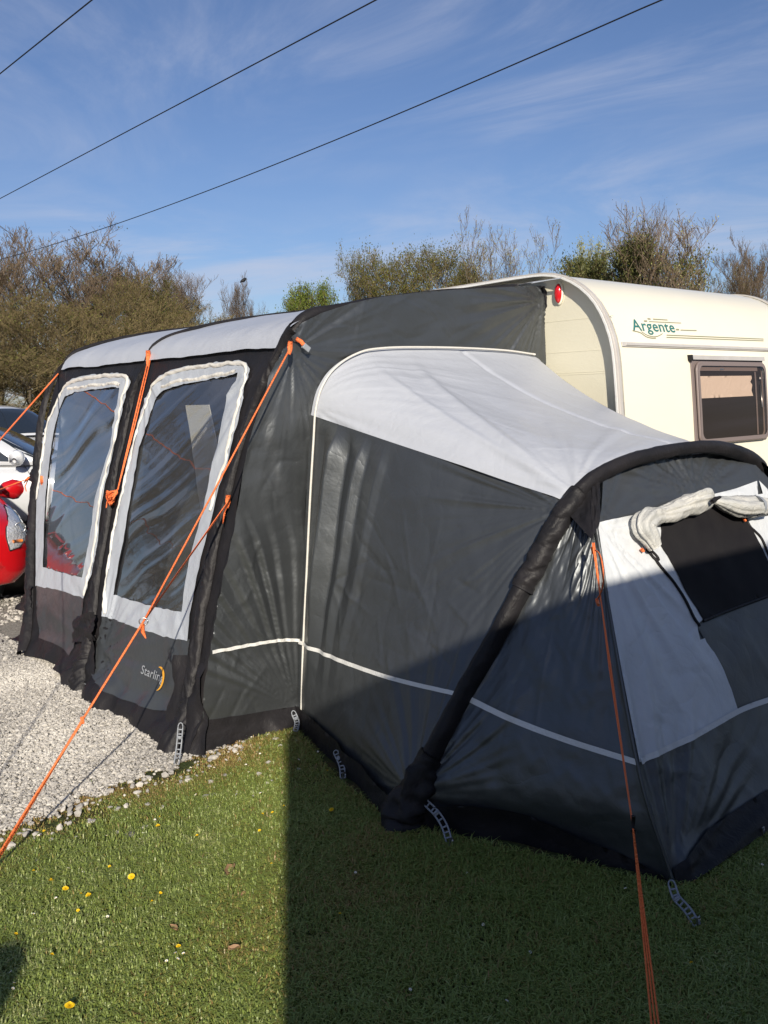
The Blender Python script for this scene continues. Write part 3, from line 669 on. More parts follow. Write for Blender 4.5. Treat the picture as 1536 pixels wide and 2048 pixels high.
mud2 = [(210, 1228), (250, 1243), (300, 1259), (345, 1273), (382, 1279), (372, 1340), (358, 1400), (350, 1422), (320, 1421), (290, 1410), (255, 1397), (228, 1382), (205, 1362), (188, 1345), (194, 1290)]
mud1 = [(74, 1168), (124, 1177), (168, 1192), (163, 1235), (152, 1280), (146, 1312), (128, 1296), (110, 1286), (80, 1276), (76, 1225)]
panel('mud_wall', fpoly(mud2), front, M_dark, awning, (), 0.02, 0.005)
panel('mud_wall', fpoly(mud1), front, M_dark, awning, (), 0.025, 0.005)
wf2 = panel('window_frame', fpoly(b2_out), front, M_border, awning, [fpoly(b2_in)], 0.014, 0.010, 0.006)
wf1 = panel('window_frame', fpoly(b1_out), front, M_border, awning, [fpoly(b1_in)], 0.016, 0.010, 0.006)
# the gathered piping round the outer edge of each frame and the rolled blind along its top
def ruff(name, px, w, off, seed, par, closed=False):
    Q = spline([fpx(*p) for p in px], 150); s = np.r_[0, np.cumsum(np.linalg.norm(np.diff(Q, axis=0), axis=1))]
    T = np.gradient(Q, axis=0); T /= np.linalg.norm(T, axis=1)[:, None]; N = np.stack([-T[:, 1], T[:, 0]], 1)
    wob = 0.006 * nz(s * 16, 0, seed); K = 7; V = []
    for k in range(K):
        f = k / (K - 1) - 0.5
        q = Q + N * (f * w * (1 + .18 * nz(s * 14, k * .3, seed + 4)) + wob)[:, None]
        lift = off + 0.008 * math.cos(f * math.pi) + 0.004 * nz(s * 34, f * 1.5, seed + 2)
        V.append(front(q[:, 0], q[:, 1], lift))
    V = np.stack(V, 1).reshape(-1, 3)
    o = link(name, mesh_np(name, V, None, grid_faces(len(Q), K)), M_ruff, None)
    return sub(o, par)
ruff('piping', [(212, 1228), (218, 1160), (232, 1063), (254, 972), (262, 925), (275, 872), (288, 832), (298, 800), (308, 778), (325, 758), (348, 746), (380, 738), (417, 733), (450, 729), (480, 727), (494, 732), (498, 742), (496, 756), (489, 785)], .024, .012, 3, wf2)
ruff('piping', [(489, 785), (484, 815), (474, 845), (466, 872), (459, 900), (452, 930), (438, 965), (432, 990), (424, 1022)], .024, .012, 4, wf2)
ruff('piping', [(78, 1000), (82, 940), (89, 895), (98, 850), (112, 815), (124, 790), (134, 773), (150, 763), (187, 755), (233, 752), (252, 755), (258, 765), (252, 785), (246, 805), (239, 845), (232, 880), (224, 915), (214, 955), (206, 998), (199, 1046), (191, 1102), (181, 1150), (172, 1192)], .028, .012, 6, wf1)
ruff('rolled_blind', [(325, 776), (360, 764), (400, 757), (440, 750), (476, 744)], .024, .008, 9, wf2)
ruff('rolled_blind', [(140, 778), (187, 772), (220, 769), (244, 770)], .026, .008, 10, wf1)
def pane_fn(u, v, off=0.0):
    P = FA + np.outer(v, FD); P[:, 1] = u; P = P - 0.002 * FN
    q = v * 0.93 - (-u) * 0.0 - u * 0.62            # folds run up towards the near top corner
    q2 = v * 0.90 + u * 0.52 + 0.05 * nz(u * 3, v * 3, 60)
    d = 0.0070 * nz(q2 * 5.0, (u - v) * 0.22, 61) + 0.0018 * nz(q2 * 13, (u - v) * 0.22, 62) + 0.00045 * nz(q2 * 31, (u - v) * 0.5, 63)
    return P + d[:, None] * FN
panel('clear_pane', W2i, pane_fn, M_pvc, awning, (), 0.013)
panel('clear_pane', W1i, pane_fn, M_pvc, awning, (), 0.014)

# gable wall, plane y = SY
def spx(u, v): p = at_y(u, v, SY); return (p[0], p[2])
def spoly(px): return [spx(*p) for p in px]
zf = spx(593, 1420); tcorner = spx(600, 655)
def gable(u, v, off=0.0):
    lo = 1 - sst(.75, 1.25, v)
    an = np.arctan2(v - zf[1], u - zf[0]); d = 0.042 * pleat(u, v, zf, 9, 71, .06, 1.7) * lo * (1 - sst(2.35, 2.75, an))
    d = d + lines(u, v, 72, 22, (2.15, 2.6, .3, 1.7), (.08, .3), .0045, .009, 1.9, .5) + lines(u, v, 76, 26, (2.7, 4.4, 1.85, 2.25), (.08, .35), .004, .009, .2, .5) + lines(u, v, 78, 8, (2.05, 2.35, .15, .5), (.1, .3), .006, .010, 1.2, .6)
    d = d + 0.010 * nz(u * 9 + v * 1.5, v * 1.2, 75) * sst(.3, .9, v) * (1 - sst(1.5, 1.9, v)) 
    d = d + 0.006 * fan(u, v, (2.62, 1.95), 10, 79, .1, .9) + 0.007 * fbm(u * 2.2, v * 3.5, 81) + 0.009 * fan(u, v, (4.56, 2.3), 12, 83, .05, .9)
    low = 1 - sst(0.0, .12, v); d = d + .03 * low * (1 + nz(u * 9, 3, 85))
    return np.stack([u, SY - d - off, np.maximum(v, 0.003)], 1)
arch_px = [(595, 1415), (598, 1300), (605, 1150), (612, 1000), (619, 880), (622, 830), (628, 798), (637, 773), (655, 745), (682, 722), (715, 706), (745, 700), (800, 697), (905, 698), (1000, 703), (1060, 711)]
gab_px = [(403, 1512), (407, 1372), (417, 1317), (423, 1274), (439, 1177), (456, 1112), (472, 1020), (481, 977), (497, 893), (522, 810), (539, 752), (565, 700), (583, 668), (605, 645), (640, 627), (700, 607), (760, 594), (850, 583), (950, 577), (1030, 573), (1085, 571), (1091, 600), (1094, 660), (1099, 735)]
gab = spoly(gab_px) + [spx(*p) for p in arch_px[::-1]] + [spx(588, 1470)]
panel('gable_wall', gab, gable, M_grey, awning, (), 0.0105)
panel('gable_skirt', spoly([(404, 1441), (440, 1436), (500, 1426), (560, 1416), (594, 1411), (592, 1475), (402, 1525)]), gable, M_black, awning, (), 0.018, 0.006)
panel('reflective_tape', strip_poly([spx(*p) for p in [(421, 1303), (470, 1294), (530, 1283), (565, 1279), (599, 1280)]], 0.017), gable, M_tape, awning, (), 0.012, 0.010)
Q = spline([spx(*p) for p in arch_px], 120); tube('zip_piping', np.c_[Q[:, 0] - .010, np.full(120, SY - .050), Q[:, 1] + .004], 0.0062, M_ruff, awning, 6)
Q = spline([spx(*p) for p in [(1086, 573), (1091, 600), (1095, 660), (1101, 738)]], 30); tube('edge_piping', gable(Q[:, 0], Q[:, 1], .004), 0.012, M_black, awning, 6)
# soft loop with a buckle near the top corner
sv = spx(592, 682); b = gable(np.array([sv[0]]), np.array([sv[1]]), 0.02)[0]
tube('toggle_loop', [b + (-.01, 0, .01), b + (.01, -.015, -.005), b + (.02, -.02, -.02)], 0.012, M_orange, awning, 6)
bevel(link('buckle', Acc().box(b + (.035, -.02, -.035), (.045, .02, .03), M=Matrix.Rotation(R(35), 3, 'Y')).mesh('buckle', False), M_ladder, awning), .004)

# roof: white cloth over the air beams
RP = spline([(2.572, 1.972), (2.60, 2.035), (2.655, 2.085), (2.74, 2.125), (2.90, 2.172), (3.10, 2.218), (3.35, 2.262), (3.74, 2.315), (4.15, 2.362), (4.50, 2.402)], 60)
YB = [3.84, 5.37, 6.80]
def roof(y0, y1, seed):
    ny = 50; y = np.linspace(y0, y1, ny); u = (y - y0) / (y1 - y0); n = len(RP)
    U, I = np.meshgrid(u, np.arange(n), indexing='ij'); S = I / (n - 1)
    sag = 0.010 * 4 * U * (1 - U) * (0.4 + S) * (1 - 0.5 * S) - 0.008 * sst(.1, .5, S)
    w = 0.004 * fbm(U * 5, S * 8, seed) + 0.006 * nz(U * 9, S * 1.2, seed + 3) * (1 - S) ** 2
    hem = 0.0 * U
    V = np.stack([RP[I, 0] - .022 * (1 - sst(0, .15, S)), y0 + (y1 - y0) * U, RP[I, 1] - sag + w + hem], -1).reshape(-1, 3)
    return link('roof_panel', mesh_np('roof_panel', V, None, grid_faces(ny, n)), M_white, awning)
roof(3.845, 5.36, 91); roof(5.38, 6.80, 95)
link('rail_flap', Acc().add(np.vstack([[(4.49, y, 2.405 + .004 * math.sin(y * 9)), (CX - .078, y, 2.418)] for y in np.linspace(3.62, 6.85, 40)]), grid_faces(40, 2)).mesh('rail_flap'), M_border, awning)
def polepath(i, lift=0.0, inx=0.0):
    (yb, _), (yt, _) = POLES[i]; low = [FA + FD * t + np.array([inx, yb + (yt - yb) * t / 2.12, 0]) for t in np.linspace(0.02, 2.0, 14)]
    up = [np.array([p[0] + inx * 0.5, yt, p[1] + lift]) for p in RP[6:]]
    return low, up
low, up = polepath(0, 0.004, 0.045); P = spline(np.array(low + up[::6]), 150)
P[:, 1] += 0.040 * (1 - sst(2.5, 2.9, P[:, 0])) + .015; P[:, 2] -= .012 * sst(2.6, 3, P[:, 0])
tube('air_beam', P, np.interp(P[:, 0], [2.0, 2.5, 2.75, 3.4, 4.5], [.060, .050, .034, .022, .018]), M_black, awning, 16, wob=.12, seed=3, wf=9)
# ruched sleeve on the outside of the near corner
sl = [(360, 1512), (374, 1450), (384, 1380), (397, 1300), (410, 1220), (424, 1140), (440, 1060), (462, 980), (482, 900), (508, 822), (530, 770), (556, 712), (580, 668), (592, 655)]
def sleeve(px, r, seed, name='sleeve'):
    n = 320; Q = spline([fpx(*p) for p in px], n); r = np.interp(np.linspace(0, 1, n), np.linspace(0, 1, 160), r)
    d = np.r_[0, np.cumsum(np.linalg.norm(np.diff(Q, axis=0), axis=1))]
    T = np.gradient(Q, axis=0); T /= np.linalg.norm(T, axis=1)[:, None]; N = np.stack([-T[:, 1], T[:, 0]], 1); K = 17; V = []
    for k in range(K):
        f = 2 * k / (K - 1) - 1
        q = Q + N * (f * r * (1.05 + .10 * nz(d * 7, k * .2, seed)))[:, None]
        w1 = 1 - 2.2 * np.abs(nz(d * 19 + f * 1.1, f * 1.2 + 3, seed + 4)); w2 = nz(d * 43 + f * 1.8, f * 2, seed + 5)
        lift = .004 + r * .85 * math.sqrt(max(0.0, 1 - f * f)) + (1 - f * f) * (.0065 * w1 + .0025 * w2)
        V.append(front(q[:, 0], q[:, 1], lift))
    V = np.stack(V, 1).reshape(-1, 3)
    return link(name, mesh_np(name, V, None, grid_faces(n, K)), M_black, awning)
sleeve(sl, np.interp(np.linspace(0, 1, 160), [0, .15, .6, .93, 1], [.062, .042, .028, .026, .034]), 5)
sleeve([(167, 1392), (172, 1340), (183, 1270), (194, 1180), (207, 1090), (222, 1010), (238, 930), (254, 850), (272, 780), (298, 722), (304, 712)], np.interp(np.linspace(0, 1, 160), [0, .15, .8, 1], [.060, .045, .024, .014]), 7)
sleeve([(60, 1308), (62, 1200), (66, 1080), (72, 980), (82, 880), (96, 800), (118, 745), (131, 729)], np.interp(np.linspace(0, 1, 160), [0, .8, 1], [.050, .036, .018]), 8)
for i, yy in ((1, 5.37), (2, 6.80)):
    P = np.array([(p[0] - .004, yy, p[1] + .006) for p in RP]); tube('air_beam', P, (.013 if i == 1 else .015), M_black, awning, 8, flat=1.0, wob=.12, seed=i)
# black foot flaps
def flap(name, px3, m, par, seed=1, n=14, amp=.02):
    """a cloth patch through four corner points given as 3-D positions"""
    a, b, c, d = [np.asarray(p, float) for p in px3]
    U, Vv = np.meshgrid(np.linspace(0, 1, n), np.linspace(0, 1, n), indexing='ij')
    P = (a * ((1 - U) * (1 - Vv))[..., None] + b * (U * (1 - Vv))[..., None] + c * (U * Vv)[..., None] + d * ((1 - U) * Vv)[..., None])
    nn = np.cross(b - a, d - a); nn /= np.linalg.norm(nn) + 1e-9
    P = P + nn * (amp * fbm(U * 3, Vv * 3, seed))[..., None]
    P[..., 2] = np.maximum(P[..., 2], .003)
    return link(name, mesh_np(name, P.reshape(-1, 3), None, grid_faces(n, n)), m, par)
def F3(u, v, off=0.0):
    p = hit(u, v, FA, FN); r = ray(u, v); r = r / np.linalg.norm(r); return p - r * off
flap('foot_flap', [F3(152, 1232, .08), F3(192, 1225, .12), F3(186, 1280, .1), F3(138, 1285, .14)], M_black, awning, 3)
flap('foot_flap', [F3(148, 1285, .02), F3(190, 1275, .07), F3(194, 1400, .03), F3(146, 1396, .03)], M_black, awning, 5)
flap('foot_flap', [F3(52, 1172, .05), F3(66, 1172, .05), F3(62, 1225, .05), F3(26, 1218, .08)], M_black, awning, 7)
flap('foot_flap', [gnd(6, 1284), gnd(46, 1262, .05), gnd(48, 1300), gnd(4, 1308)], M_black, awning, 8)
flap('foot_flap', [F3(350, 1310, .10), F3(412, 1310, .02), F3(405, 1515, .02), F3(326, 1500, .06)], M_black, awning, 11, amp=.03)
flap('valance_knot', [F3(258, 1290, .0)] * 4, M_black, awning) if False else None
# print on the mud wall
s0 = hit(287, 1347, FA + FN * .012, FN); s1 = hit(333, 1360, FA + FN * .012, FN)
u0, v0 = fpx(288, 1347); u1, v1 = fpx(334, 1362)
_t = front(np.linspace(u1 - .05, u0, 40), np.full(40, v0 + .02), 0.0); _o = float(((_t - FA) @ FN).max()) + .014
def mudmap(x, y, out=0.0):
    q = x / (u0 - u1); uu, vv = u0 - x, v0 + (v1 - v0) * 0.4 * q + y
    P = FA + np.outer(vv, FD); P[:, 1] = uu; return P + FN * (_o + out)
text('Starling', u0 - u1, .046, mudmap, M_decal, awning, 0.006)
def crescent(c, r, th, a0, a1, n=26):
    V = []
    for i in range(n):
        t = i / (n - 1); a = R(a0 + (a1 - a0) * t); w = th * math.sin(math.pi * min(1, t * 1.02)) ** .8
        for rr in (r, r - w): V.append((c[0] + rr * math.cos(a), c[1] + rr * 1.05 * math.sin(a)))
    return np.array(V)
cc = crescent(((u0 - u1) * .80, .012), .060, .020, 118, -88)
V = mudmap(cc[:, 0], cc[:, 1], .002)
link('crescent_emblem', mesh_np('crescent_emblem', V, None, grid_faces(26, 2), False), M_sun, awning)
# far gable, inner floor and a dim inner back
def fargab(name, y, m):
    Q = np.array([(2.0, 0.0)] + [(p[0], p[1]) for p in RP[::4]] + [(4.52, 2.39), (4.52, 0.0)])
    V, F = cut([tuple(q) for q in Q], [[(3.46, .80), (3.74, .80), (3.72, 1.68), (3.50, 1.68)]], .08)
    sh = (V[:, 1] / 2.0).clip(0, 1) * .60
    return link(name, mesh_np(name, np.stack([V[:, 0], y + sh + .01 * fbm(V[:, 0] * 4, V[:, 1] * 4, 3), V[:, 1]], 1), F), m, awning)
fargab('far_gable_wall', 6.17, M_grey)
V, F = cut([(3.46, .80), (3.74, .80), (3.72, 1.68), (3.50, 1.68)], (), .1)
link('clear_pane', mesh_np('clear_pane', np.stack([V[:, 0], 6.18 + (V[:, 1] / 2).clip(0, 1) * .6, V[:, 1]], 1), F), M_pvc, awning)
bevel(link('groundsheet', Acc().box((3.25, 5.2, .012), (2.3, 2.3, .01)).mesh('groundsheet', False), M_dark, awning), .002)

# ------------------------------------------------------------------ bedroom annexe
annexe = empty('bedroom_annexe', (3.6, 2.7, 0), 'dark grey sleeping annexe with white roof and black arched beam, zipped to the awning gable', 'tent annexe')
BN = np.array([0, 1, 0.272]); BP = np.array([0, 2.592, 0])
bl_px = [(802, 1648), (824, 1572), (854, 1518), (910, 1409), (972, 1300), (1027, 1200), (1077, 1104), (1110, 1046), (1136, 1004)]
bu_px = [(1136, 1004), (1158, 978), (1184, 955), (1216, 937), (1252, 922), (1290, 911), (1349, 899), (1412, 893), (1454, 900)]
BL = np.array([hit(*p, BP, BN) for p in bl_px]); BU = np.array([hit(*p, BP, BN) for p in bu_px])
XC = 3.60
mir = lambda P: np.array([[2 * XC - p[0], p[1], p[2]] for p in P])
BU = np.vstack([BU, [hit(1490, 914, BP, BN), hit(1536, 950, BP, BN)], mir(BU)[:2][::-1]]) if mir(BU)[1][0] > hit(1536, 950, BP, BN)[0] + .02 else np.vstack([BU, [hit(1490, 914, BP, BN)], mir(BU)[:2][::-1]])
BR = mir(BL)[::-1]
apx = [(594, 1462)] + arch_px[:6]
AL = np.array([at_y(*p, SY - .012) for p in apx]); AL[0, 2] = 0
AU = np.array([at_y(*p, SY - .012) for p in arch_px[5:]] + [[4.52, SY - .012, 1.915], [4.555, SY - .012, 1.80], [4.565, SY - .012, 1.62]])
ZS = AL[-1, 2]
def ruled(A, B, n=120):
    """B may be resampled separately; returns S(u, t)"""
    A2 = spline(A, n); B2 = spline(B, n)
    def S(u, t):
        k = np.clip(t, 0, 1) * (n - 1)
        a = np.stack([np.interp(k, np.arange(n), A2[:, c]) for c in range(3)], -1); b = np.stack([np.interp(k, np.arange(n), B2[:, c]) for c in range(3)], -1)
        return a + (b - a) * u[..., None]
    return S
SWL = ruled(AL, BL); SUP = ruled(AU, BU)
def norm_of(S, u, t, flip=1):
    e = 1e-3; a = S(u + e, t) - S(u - e, t); b = S(u, np.clip(t + e, 0, 1)) - S(u, np.clip(t - e, 0, 1)); n = np.cross(a, b)
    return flip * n / (np.linalg.norm(n, axis=-1)[..., None] + 1e-9)
def wallL(u, t, off=0.0):
    P = SWL(u, t); n = norm_of(SWL, u, t); n = np.where(n[:, :1] > 0, -n, n)
    uu = u + .035 * (1 - t) - .02 + .006 * nz(t * 5, u * 4, 119)
    d = np.interp(uu, [0, .05, .115, .170, .235, .268, .33, .36, .45, 1], [0, -.014, .066, -.022, .036, -.004, .022, .002, 0, 0]) * .85 * sst(.10, .55, t) * (1 - .9 * sst(.90, 1, t))
    d = d + lines(u, t, 132, 34, (.28, .85, .34, .72), (.08, .36), .0050, .0085, -.15, .6) + lines(u, t, 133, 16, (.3, 1, .1, .95), (.1, .4), .0030, .010, .3, .8)
    d = d + .004 * nz(u * 20 + t, t * 1.2, 121) * np.exp(-u / .3) + 0.007 * fbm(u * 4, t * 4, 103) + .007 * fan(u, t, (1.0, .97), 9, 105, .05, .55) + .006 * fan(u * 1.3, t, (1.3, .1), 9, 107, .05, .7)
    d = d - .03 * 4 * u * (1 - u) * t * (1 - t)
    edge = sst(0, .035, u) * sst(0, .03, 1 - u); d = d * edge
    P = P + n * (d + off)[:, None]
    P[:, 2] = np.maximum(P[:, 2], .003)
    return P
def roofU(u, t, off=0.0):
    P = SUP(u, t); n = norm_of(SUP, u, t); n = np.where(n[:, 2:3] < 0, -n, n)
    d = -0.085 * 4 * u * (1 - u) * sst(0, .35, t) + .0035 * fan(u, t, (0, .02), 8, 111, .05, .9) + .0045 * fan(u, t * .6, (1, .02), 8, 113, .05, .8) + lines(u, t, 115, 16, (.1, .95, .05, .9), (.1, .35), .0025, .010, .5, .7) + .020 * np.exp(-((t - .34 * (1 - u) - .02) / .022) ** 2) * sst(.02, .3, u) * sst(0, .25, 1 - u) + .010 * np.exp(-((t - .20 * (1 - u) - .02) / .012) ** 2) * sst(.02, .3, u) + .004 * fbm(u * 3, t * 5, 117)
    d = d - .012 * np.exp(-((t - .55) / .008) ** 2)
    d = d * sst(0, .03, u) * sst(0, .03, 1 - u)
    return P + n * (d + off)[:, None]
# heights of the skirt and tape along the left wall, as a fraction of the wall height
def sheet(name, fn, nu, nv, m, par=annexe):
    U, T = np.meshgrid(np.linspace(0, 1, nu), np.linspace(0, 1, nv), indexing='ij')
    return link(name, mesh_np(name, fn(U.ravel(), T.ravel()), None, grid_faces(nu, nv)), m, par)
sheet('annexe_wall', wallL, 190, 190, M_grey)
panel('annexe_skirt', [(0, -.0), (1, .0), (1, .060), (.6, .066), (.3, .07), (0, .065)], lambda u, v, off: wallL(u, v, off + .02 * nz(u * 9, 1, 5) + .02), M_black, annexe, (), 0.016, 0.004)
def tfrac(S, u, z):
    t = np.linspace(0, 1, 400); P = S(np.full(400, u), t); return float(np.interp(z, P[:, 2], t))
zt0 = at_y(600, 1282, SY)[2]; zt1 = hit(893, 1398, BP, BN)[2]
tp = [(u, tfrac(SWL, u, zt0 + (zt1 - zt0) * u - .02 * math.sin(math.pi * u))) for u in np.linspace(0, .985, 9)]
panel('reflective_tape', strip_poly(tp, 0.0125), wallL, M_tape, annexe, (), 0.012, 0.006)
sheet('annexe_roof', roofU, 150, 220, M_white)
# right wall (runs clear of the caravan corner)
U, T = np.meshgrid(np.linspace(0, 1, 30), np.linspace(0, 1, 40), indexing='ij')
A2 = spline(np.array([[4.565, SY - .012, 1.62], [4.56, SY - .012, .9], [4.55, SY - .012, 0]]), 40); B2 = spline(mir(BL)[::-1], 40)
mid = (A2 + B2) / 2; mid[:, 0] = np.minimum(mid[:, 0], 4.53); mid[:, 1] = 3.12
P = (A2[None] * ((1 - U) ** 2)[..., None] + mid[None] * (2 * U * (1 - U))[..., None] + B2[None] * (U ** 2)[..., None])
link('annexe_wall', mesh_np('annexe_wall', P.reshape(-1, 3), None, grid_faces(30, 40)), M_grey, annexe)
# arched beam
BALL = spline(np.vstack([BL, BU[1:], BR[1:]]), 600)
s = np.linspace(0, 1, 600)
rad = np.interp(s, [0, .06, .28, .36, .5, .64, .72, 1], [.050, .046, .043, .035, .029, .035, .043, .050])
BT = BALL.copy(); BT[:, 1] -= .015
tube('air_beam', BT, rad * (1 + .03 * np.sin(s * 90) * (s < .3)), M_black, annexe, 24, wob=.045, seed=12, wf=16, lf=.03, flat=.8)
# crumpled knee in the beam where the cloth gathers
k = (s > .235) & (s < .335)
tube('beam_sleeve', BT[k], rad[k] * 1.06, M_black, annexe, 30, wob=.13, seed=31, wf=34)
P = BT[(s < .04)]; ft = np.vstack([[BL[0] + (-.03, -.05, -.02)], [BL[0] + (0, -.02, .04)], BT[20:44]])
tube('beam_foot', spline(ft, 30), np.interp(np.linspace(0, 1, 30), [0, .25, .6, 1], [.075, .080, .062, .048]), M_black, annexe, 16, wob=.35, seed=22, wf=14)

# end wall: a flat middle that leans back and a triangle on either side
EN = np.array([0, -1, .425]); EN /= np.linalg.norm(EN); EP = np.array([0, 1.612, 0])
def epx(u, v): p = hit(u, v, EP, EN); return (p[0], p[2])
def epoly(px): return [epx(*p) for p in px]
RB = epx(1350, 1771); RB = (RB[0], 0.0); RT = epx(1193, 1058); RM = epx(1275, 1525)
def endw(u, v, off=0.0):
    d = .008 * fan(u, v, RT, 10, 201, .05, 1.1) + .010 * fan(u, v, RB, 9, 203, .05, .9) + lines(u, v, 205, 34, (2.7, 4.4, .1, 1.4), (.1, .4), .0040, .010, .2, .8) + .008 * fbm(u * 2.5, v * 2.5, 207) - .02 * np.exp(-((v - .32 - .1 * u + .26) / .16) ** 2) * 0
    d = d + .008 * fan(u, v, (3.6, 1.25), 14, 209, .05, .6) * sst(1.15, 1.3, v)
    e = sst(0, .06, u - np.interp(v, [0, RM[1], RT[1]], [RB[0], RM[0], RT[0]])); d = d * np.maximum(e, .0)
    low = (1 - sst(0, .12, v)) * .03
    P = np.stack([u, EP[1] + .425 * v, v], 1) + EN * (d + off + low * e)[:, None]
    top = sst(1.20, 1.44, v); P[:, 1] += top * (.02)
    P[:, 2] = np.maximum(P[:, 2], .003)
    return P
mx = lambda pts: [(2 * XC - p[0], p[1]) for p in pts]
archin = epoly([(1190, 985), (1210, 957), (1250, 935), (1300, 919), (1349, 906), (1412, 900), (1450, 906)])
lft = [RB, RM, RT, (RT[0] + .01, RT[1] + .07)] + archin
outl = [RB, RM, RT] + archin[1:] ; rgt = mx(outl)[::-1]
top_l = [p for p in outl if p[0] < XC - .05]; top_r = [p for p in rgt if p[0] > XC + .05]
endpoly = top_l + top_r
panel('end_wall', endpoly, endw, M_grey, annexe, (), 0.014)
ftap_l = [RM, epx(1300, 1514), epx(1380, 1475), epx(1475, 1423), epx(1536, 1398)]
zb = ftap_l[-1][1]
wl = [(p[0], p[1]) for p in [RM, epx(1258, 1440), epx(1235, 1325), epx(1213, 1200), RT, epx(1195, 1045)]]
toppx = [(1195, 1046), (1255, 1034), (1345, 1010), (1420, 991), (1470, 978), (1512, 963)]
tw = epoly(toppx)
wdl = epoly([(1475, 1423), (1460, 1378), (1444, 1340), (1425, 1305), (1410, 1285), (1407, 1277), (1398, 1280), (1391, 1250), (1403, 1240), (1360, 1166), (1316, 1092), (1318, 1060), (1345, 1032), (1420, 1010), (1470, 1000), (1512, 990)])
bl_ = epoly([(1275, 1526), (1300, 1516), (1340, 1497), (1380, 1477), (1430, 1449), (1475, 1424)])
panel('silver_panel', wl[:1] + [epx(1258, 1440), epx(1237, 1330), epx(1214, 1200), RT] + tw + wdl[::-1] + bl_[::-1][1:-1], endw, M_ppan, annexe, (), 0.012, 0.010)
# right hand silver strip beside the screen
rs = epoly([(1478, 1020), (1495, 1055), (1520, 1100), (1545, 1148), (1580, 1212), (1640, 1300)])
rs_out = mx(epoly([(1258, 1440), (1214, 1200)])) + mx([RT])
ro = [(p[0], p[1]) for p in rs]; xr = lambda z: np.interp(z, [0, RM[1], RT[1]], [2 * XC - RB[0], 2 * XC - RM[0], 2 * XC - RT[0]])
tz = tw[-1]
panel('silver_panel', ro[::-1] + [(tz[0] - .06, wdl[-1][1] - .0), (tz[0], wdl[-1][1] - .001), (min(tz[0] + .02, xr(tz[1])), tz[1]), (xr(1.0) - .004, 1.0), (xr(ro[-1][1]) - .004, ro[-1][1])], endw, M_ppan, annexe, (), 0.016, 0.010)
net = epoly([(1403, 1240), (1360, 1168), (1316, 1094), (1314, 1050), (1345, 1028), (1420, 1008), (1478, 1004), (1495, 1053), (1520, 1098), (1545, 1146), (1566, 1180)])
panel('mesh_window', net, endw, M_net, annexe, (), 0.02, 0.014)
Q = spline(epoly([(1403, 1243), (1450, 1224), (1500, 1205), (1566, 1181)]), 30); tube('window_hem', endw(Q[:, 0], Q[:, 1], .012), .007, M_black, annexe, 6)
dl = epoly([(1405, 1246), (1452, 1226), (1500, 1207), (1570, 1180), (1640, 1300)])
dark = epoly([(1407, 1248), (1452, 1229), (1500, 1210), (1568, 1183), (1636, 1296)]) + [(xr(1.0) - .1, .58), (xr(.4) - .12, zb + .0)] + epoly([(1536, 1402), (1477, 1424), (1462, 1378), (1446, 1340), (1427, 1305), (1411, 1283), (1393, 1252)])
panel('door_panel', dark, endw, M_dark, annexe, (), 0.022, 0.004)
def tape_end(px, w=.020):
    pts = [epx(*p) for p in px]; return panel('reflective_tape', strip_poly(pts, w), endw, M_tape, annexe, (), .012, .016)
tape_end([(1276, 1524), (1330, 1499), (1380, 1475), (1475, 1422), (1536, 1399), (1600, 1378)])
panel('end_skirt', [RB, (RB[0], .05), (2.9, .10), (3.3, .11), (3.9, .11), (4.57, .05), (4.57, 0)], endw, M_black, annexe, (), .02, .012)
# side triangles of the end wall
RG = np.array([[RB[0], 1.612, 0.0], [RM[0], EP[1] + .425 * RM[1], RM[1]], [RT[0], EP[1] + .425 * RT[1], RT[1]], [RT[0] + .02, EP[1] + .425 * RT[1] + .03, RT[1] + .08]])
BLz = BALL[(BALL[:, 0] < 3.2) & (BALL[:, 2] <= RT[1] + .09)]
STR = ruled(BLz, RG)
def tri(u, t, off=0.0):
    P = STR(u, t); n = norm_of(STR, u, t); n = np.where(n[:, :1] > 0, -n, n)
    d = lines(u, t, 301, 22, (.1, .9, .1, .95), (.1, .5), .004, .012, .8, .8) + .010 * fbm(u * 3, t * 5, 303) + .007 * fan(u, t, (1, .97), 8, 305, .03, .7) + .006 * fan(u, t, (0, .1), 8, 307, .05, .6) - .05 * 4 * u * (1 - u) * (1 - sst(0, .2, t)) + .03 * 4 * u * (1 - u) * t * (1 - t)
    d = d * sst(0, .05, u) * sst(0, .04, 1 - u); P = P + n * (d + off)[:, None]
    P[:, 2] = np.maximum(P[:, 2], .003); return P
sheet('end_wing', tri, 120, 140, M_grey)
def tri_m(u, t, off=0.0): P = tri(u, t, off); P[:, 0] = 2 * XC - P[:, 0]; return P
sheet('end_wing', tri_m, 60, 70, M_grey)
Q = np.stack([tri(np.ones(60) * .999, np.linspace(0, 1, 60), 0.0)], 0)[0]; tube('ridge_seam', Q, .008, M_grey, annexe, 8); Q2 = Q.copy(); Q2[:, 0] = 2 * XC - Q2[:, 0]; tube('ridge_seam', Q2, .008, M_grey, annexe, 8)
panel('wing_skirt', [(0, 0), (1, 0), (1, .012), (.8, .05), (.5, .10), (.25, .10), (0, .06)], lambda u, v, off: tri(u, v, off + .012 + .018 * nz(u * 7, 0, 4)), M_black, annexe, (), .02, .004)
t0 = tfrac(STR, 0, zt1); t1 = float(np.interp(RM[1], RG[:, 2], np.linspace(0, 1, 4))); t1 = tfrac(STR, 1, RM[1])
panel('reflective_tape', strip_poly([(u, t0 + (t1 - t0) * u - .01 * math.sin(math.pi * u)) for u in np.linspace(0.02, 1, 8)], .016), tri, M_tape, annexe, (), .012, .006)
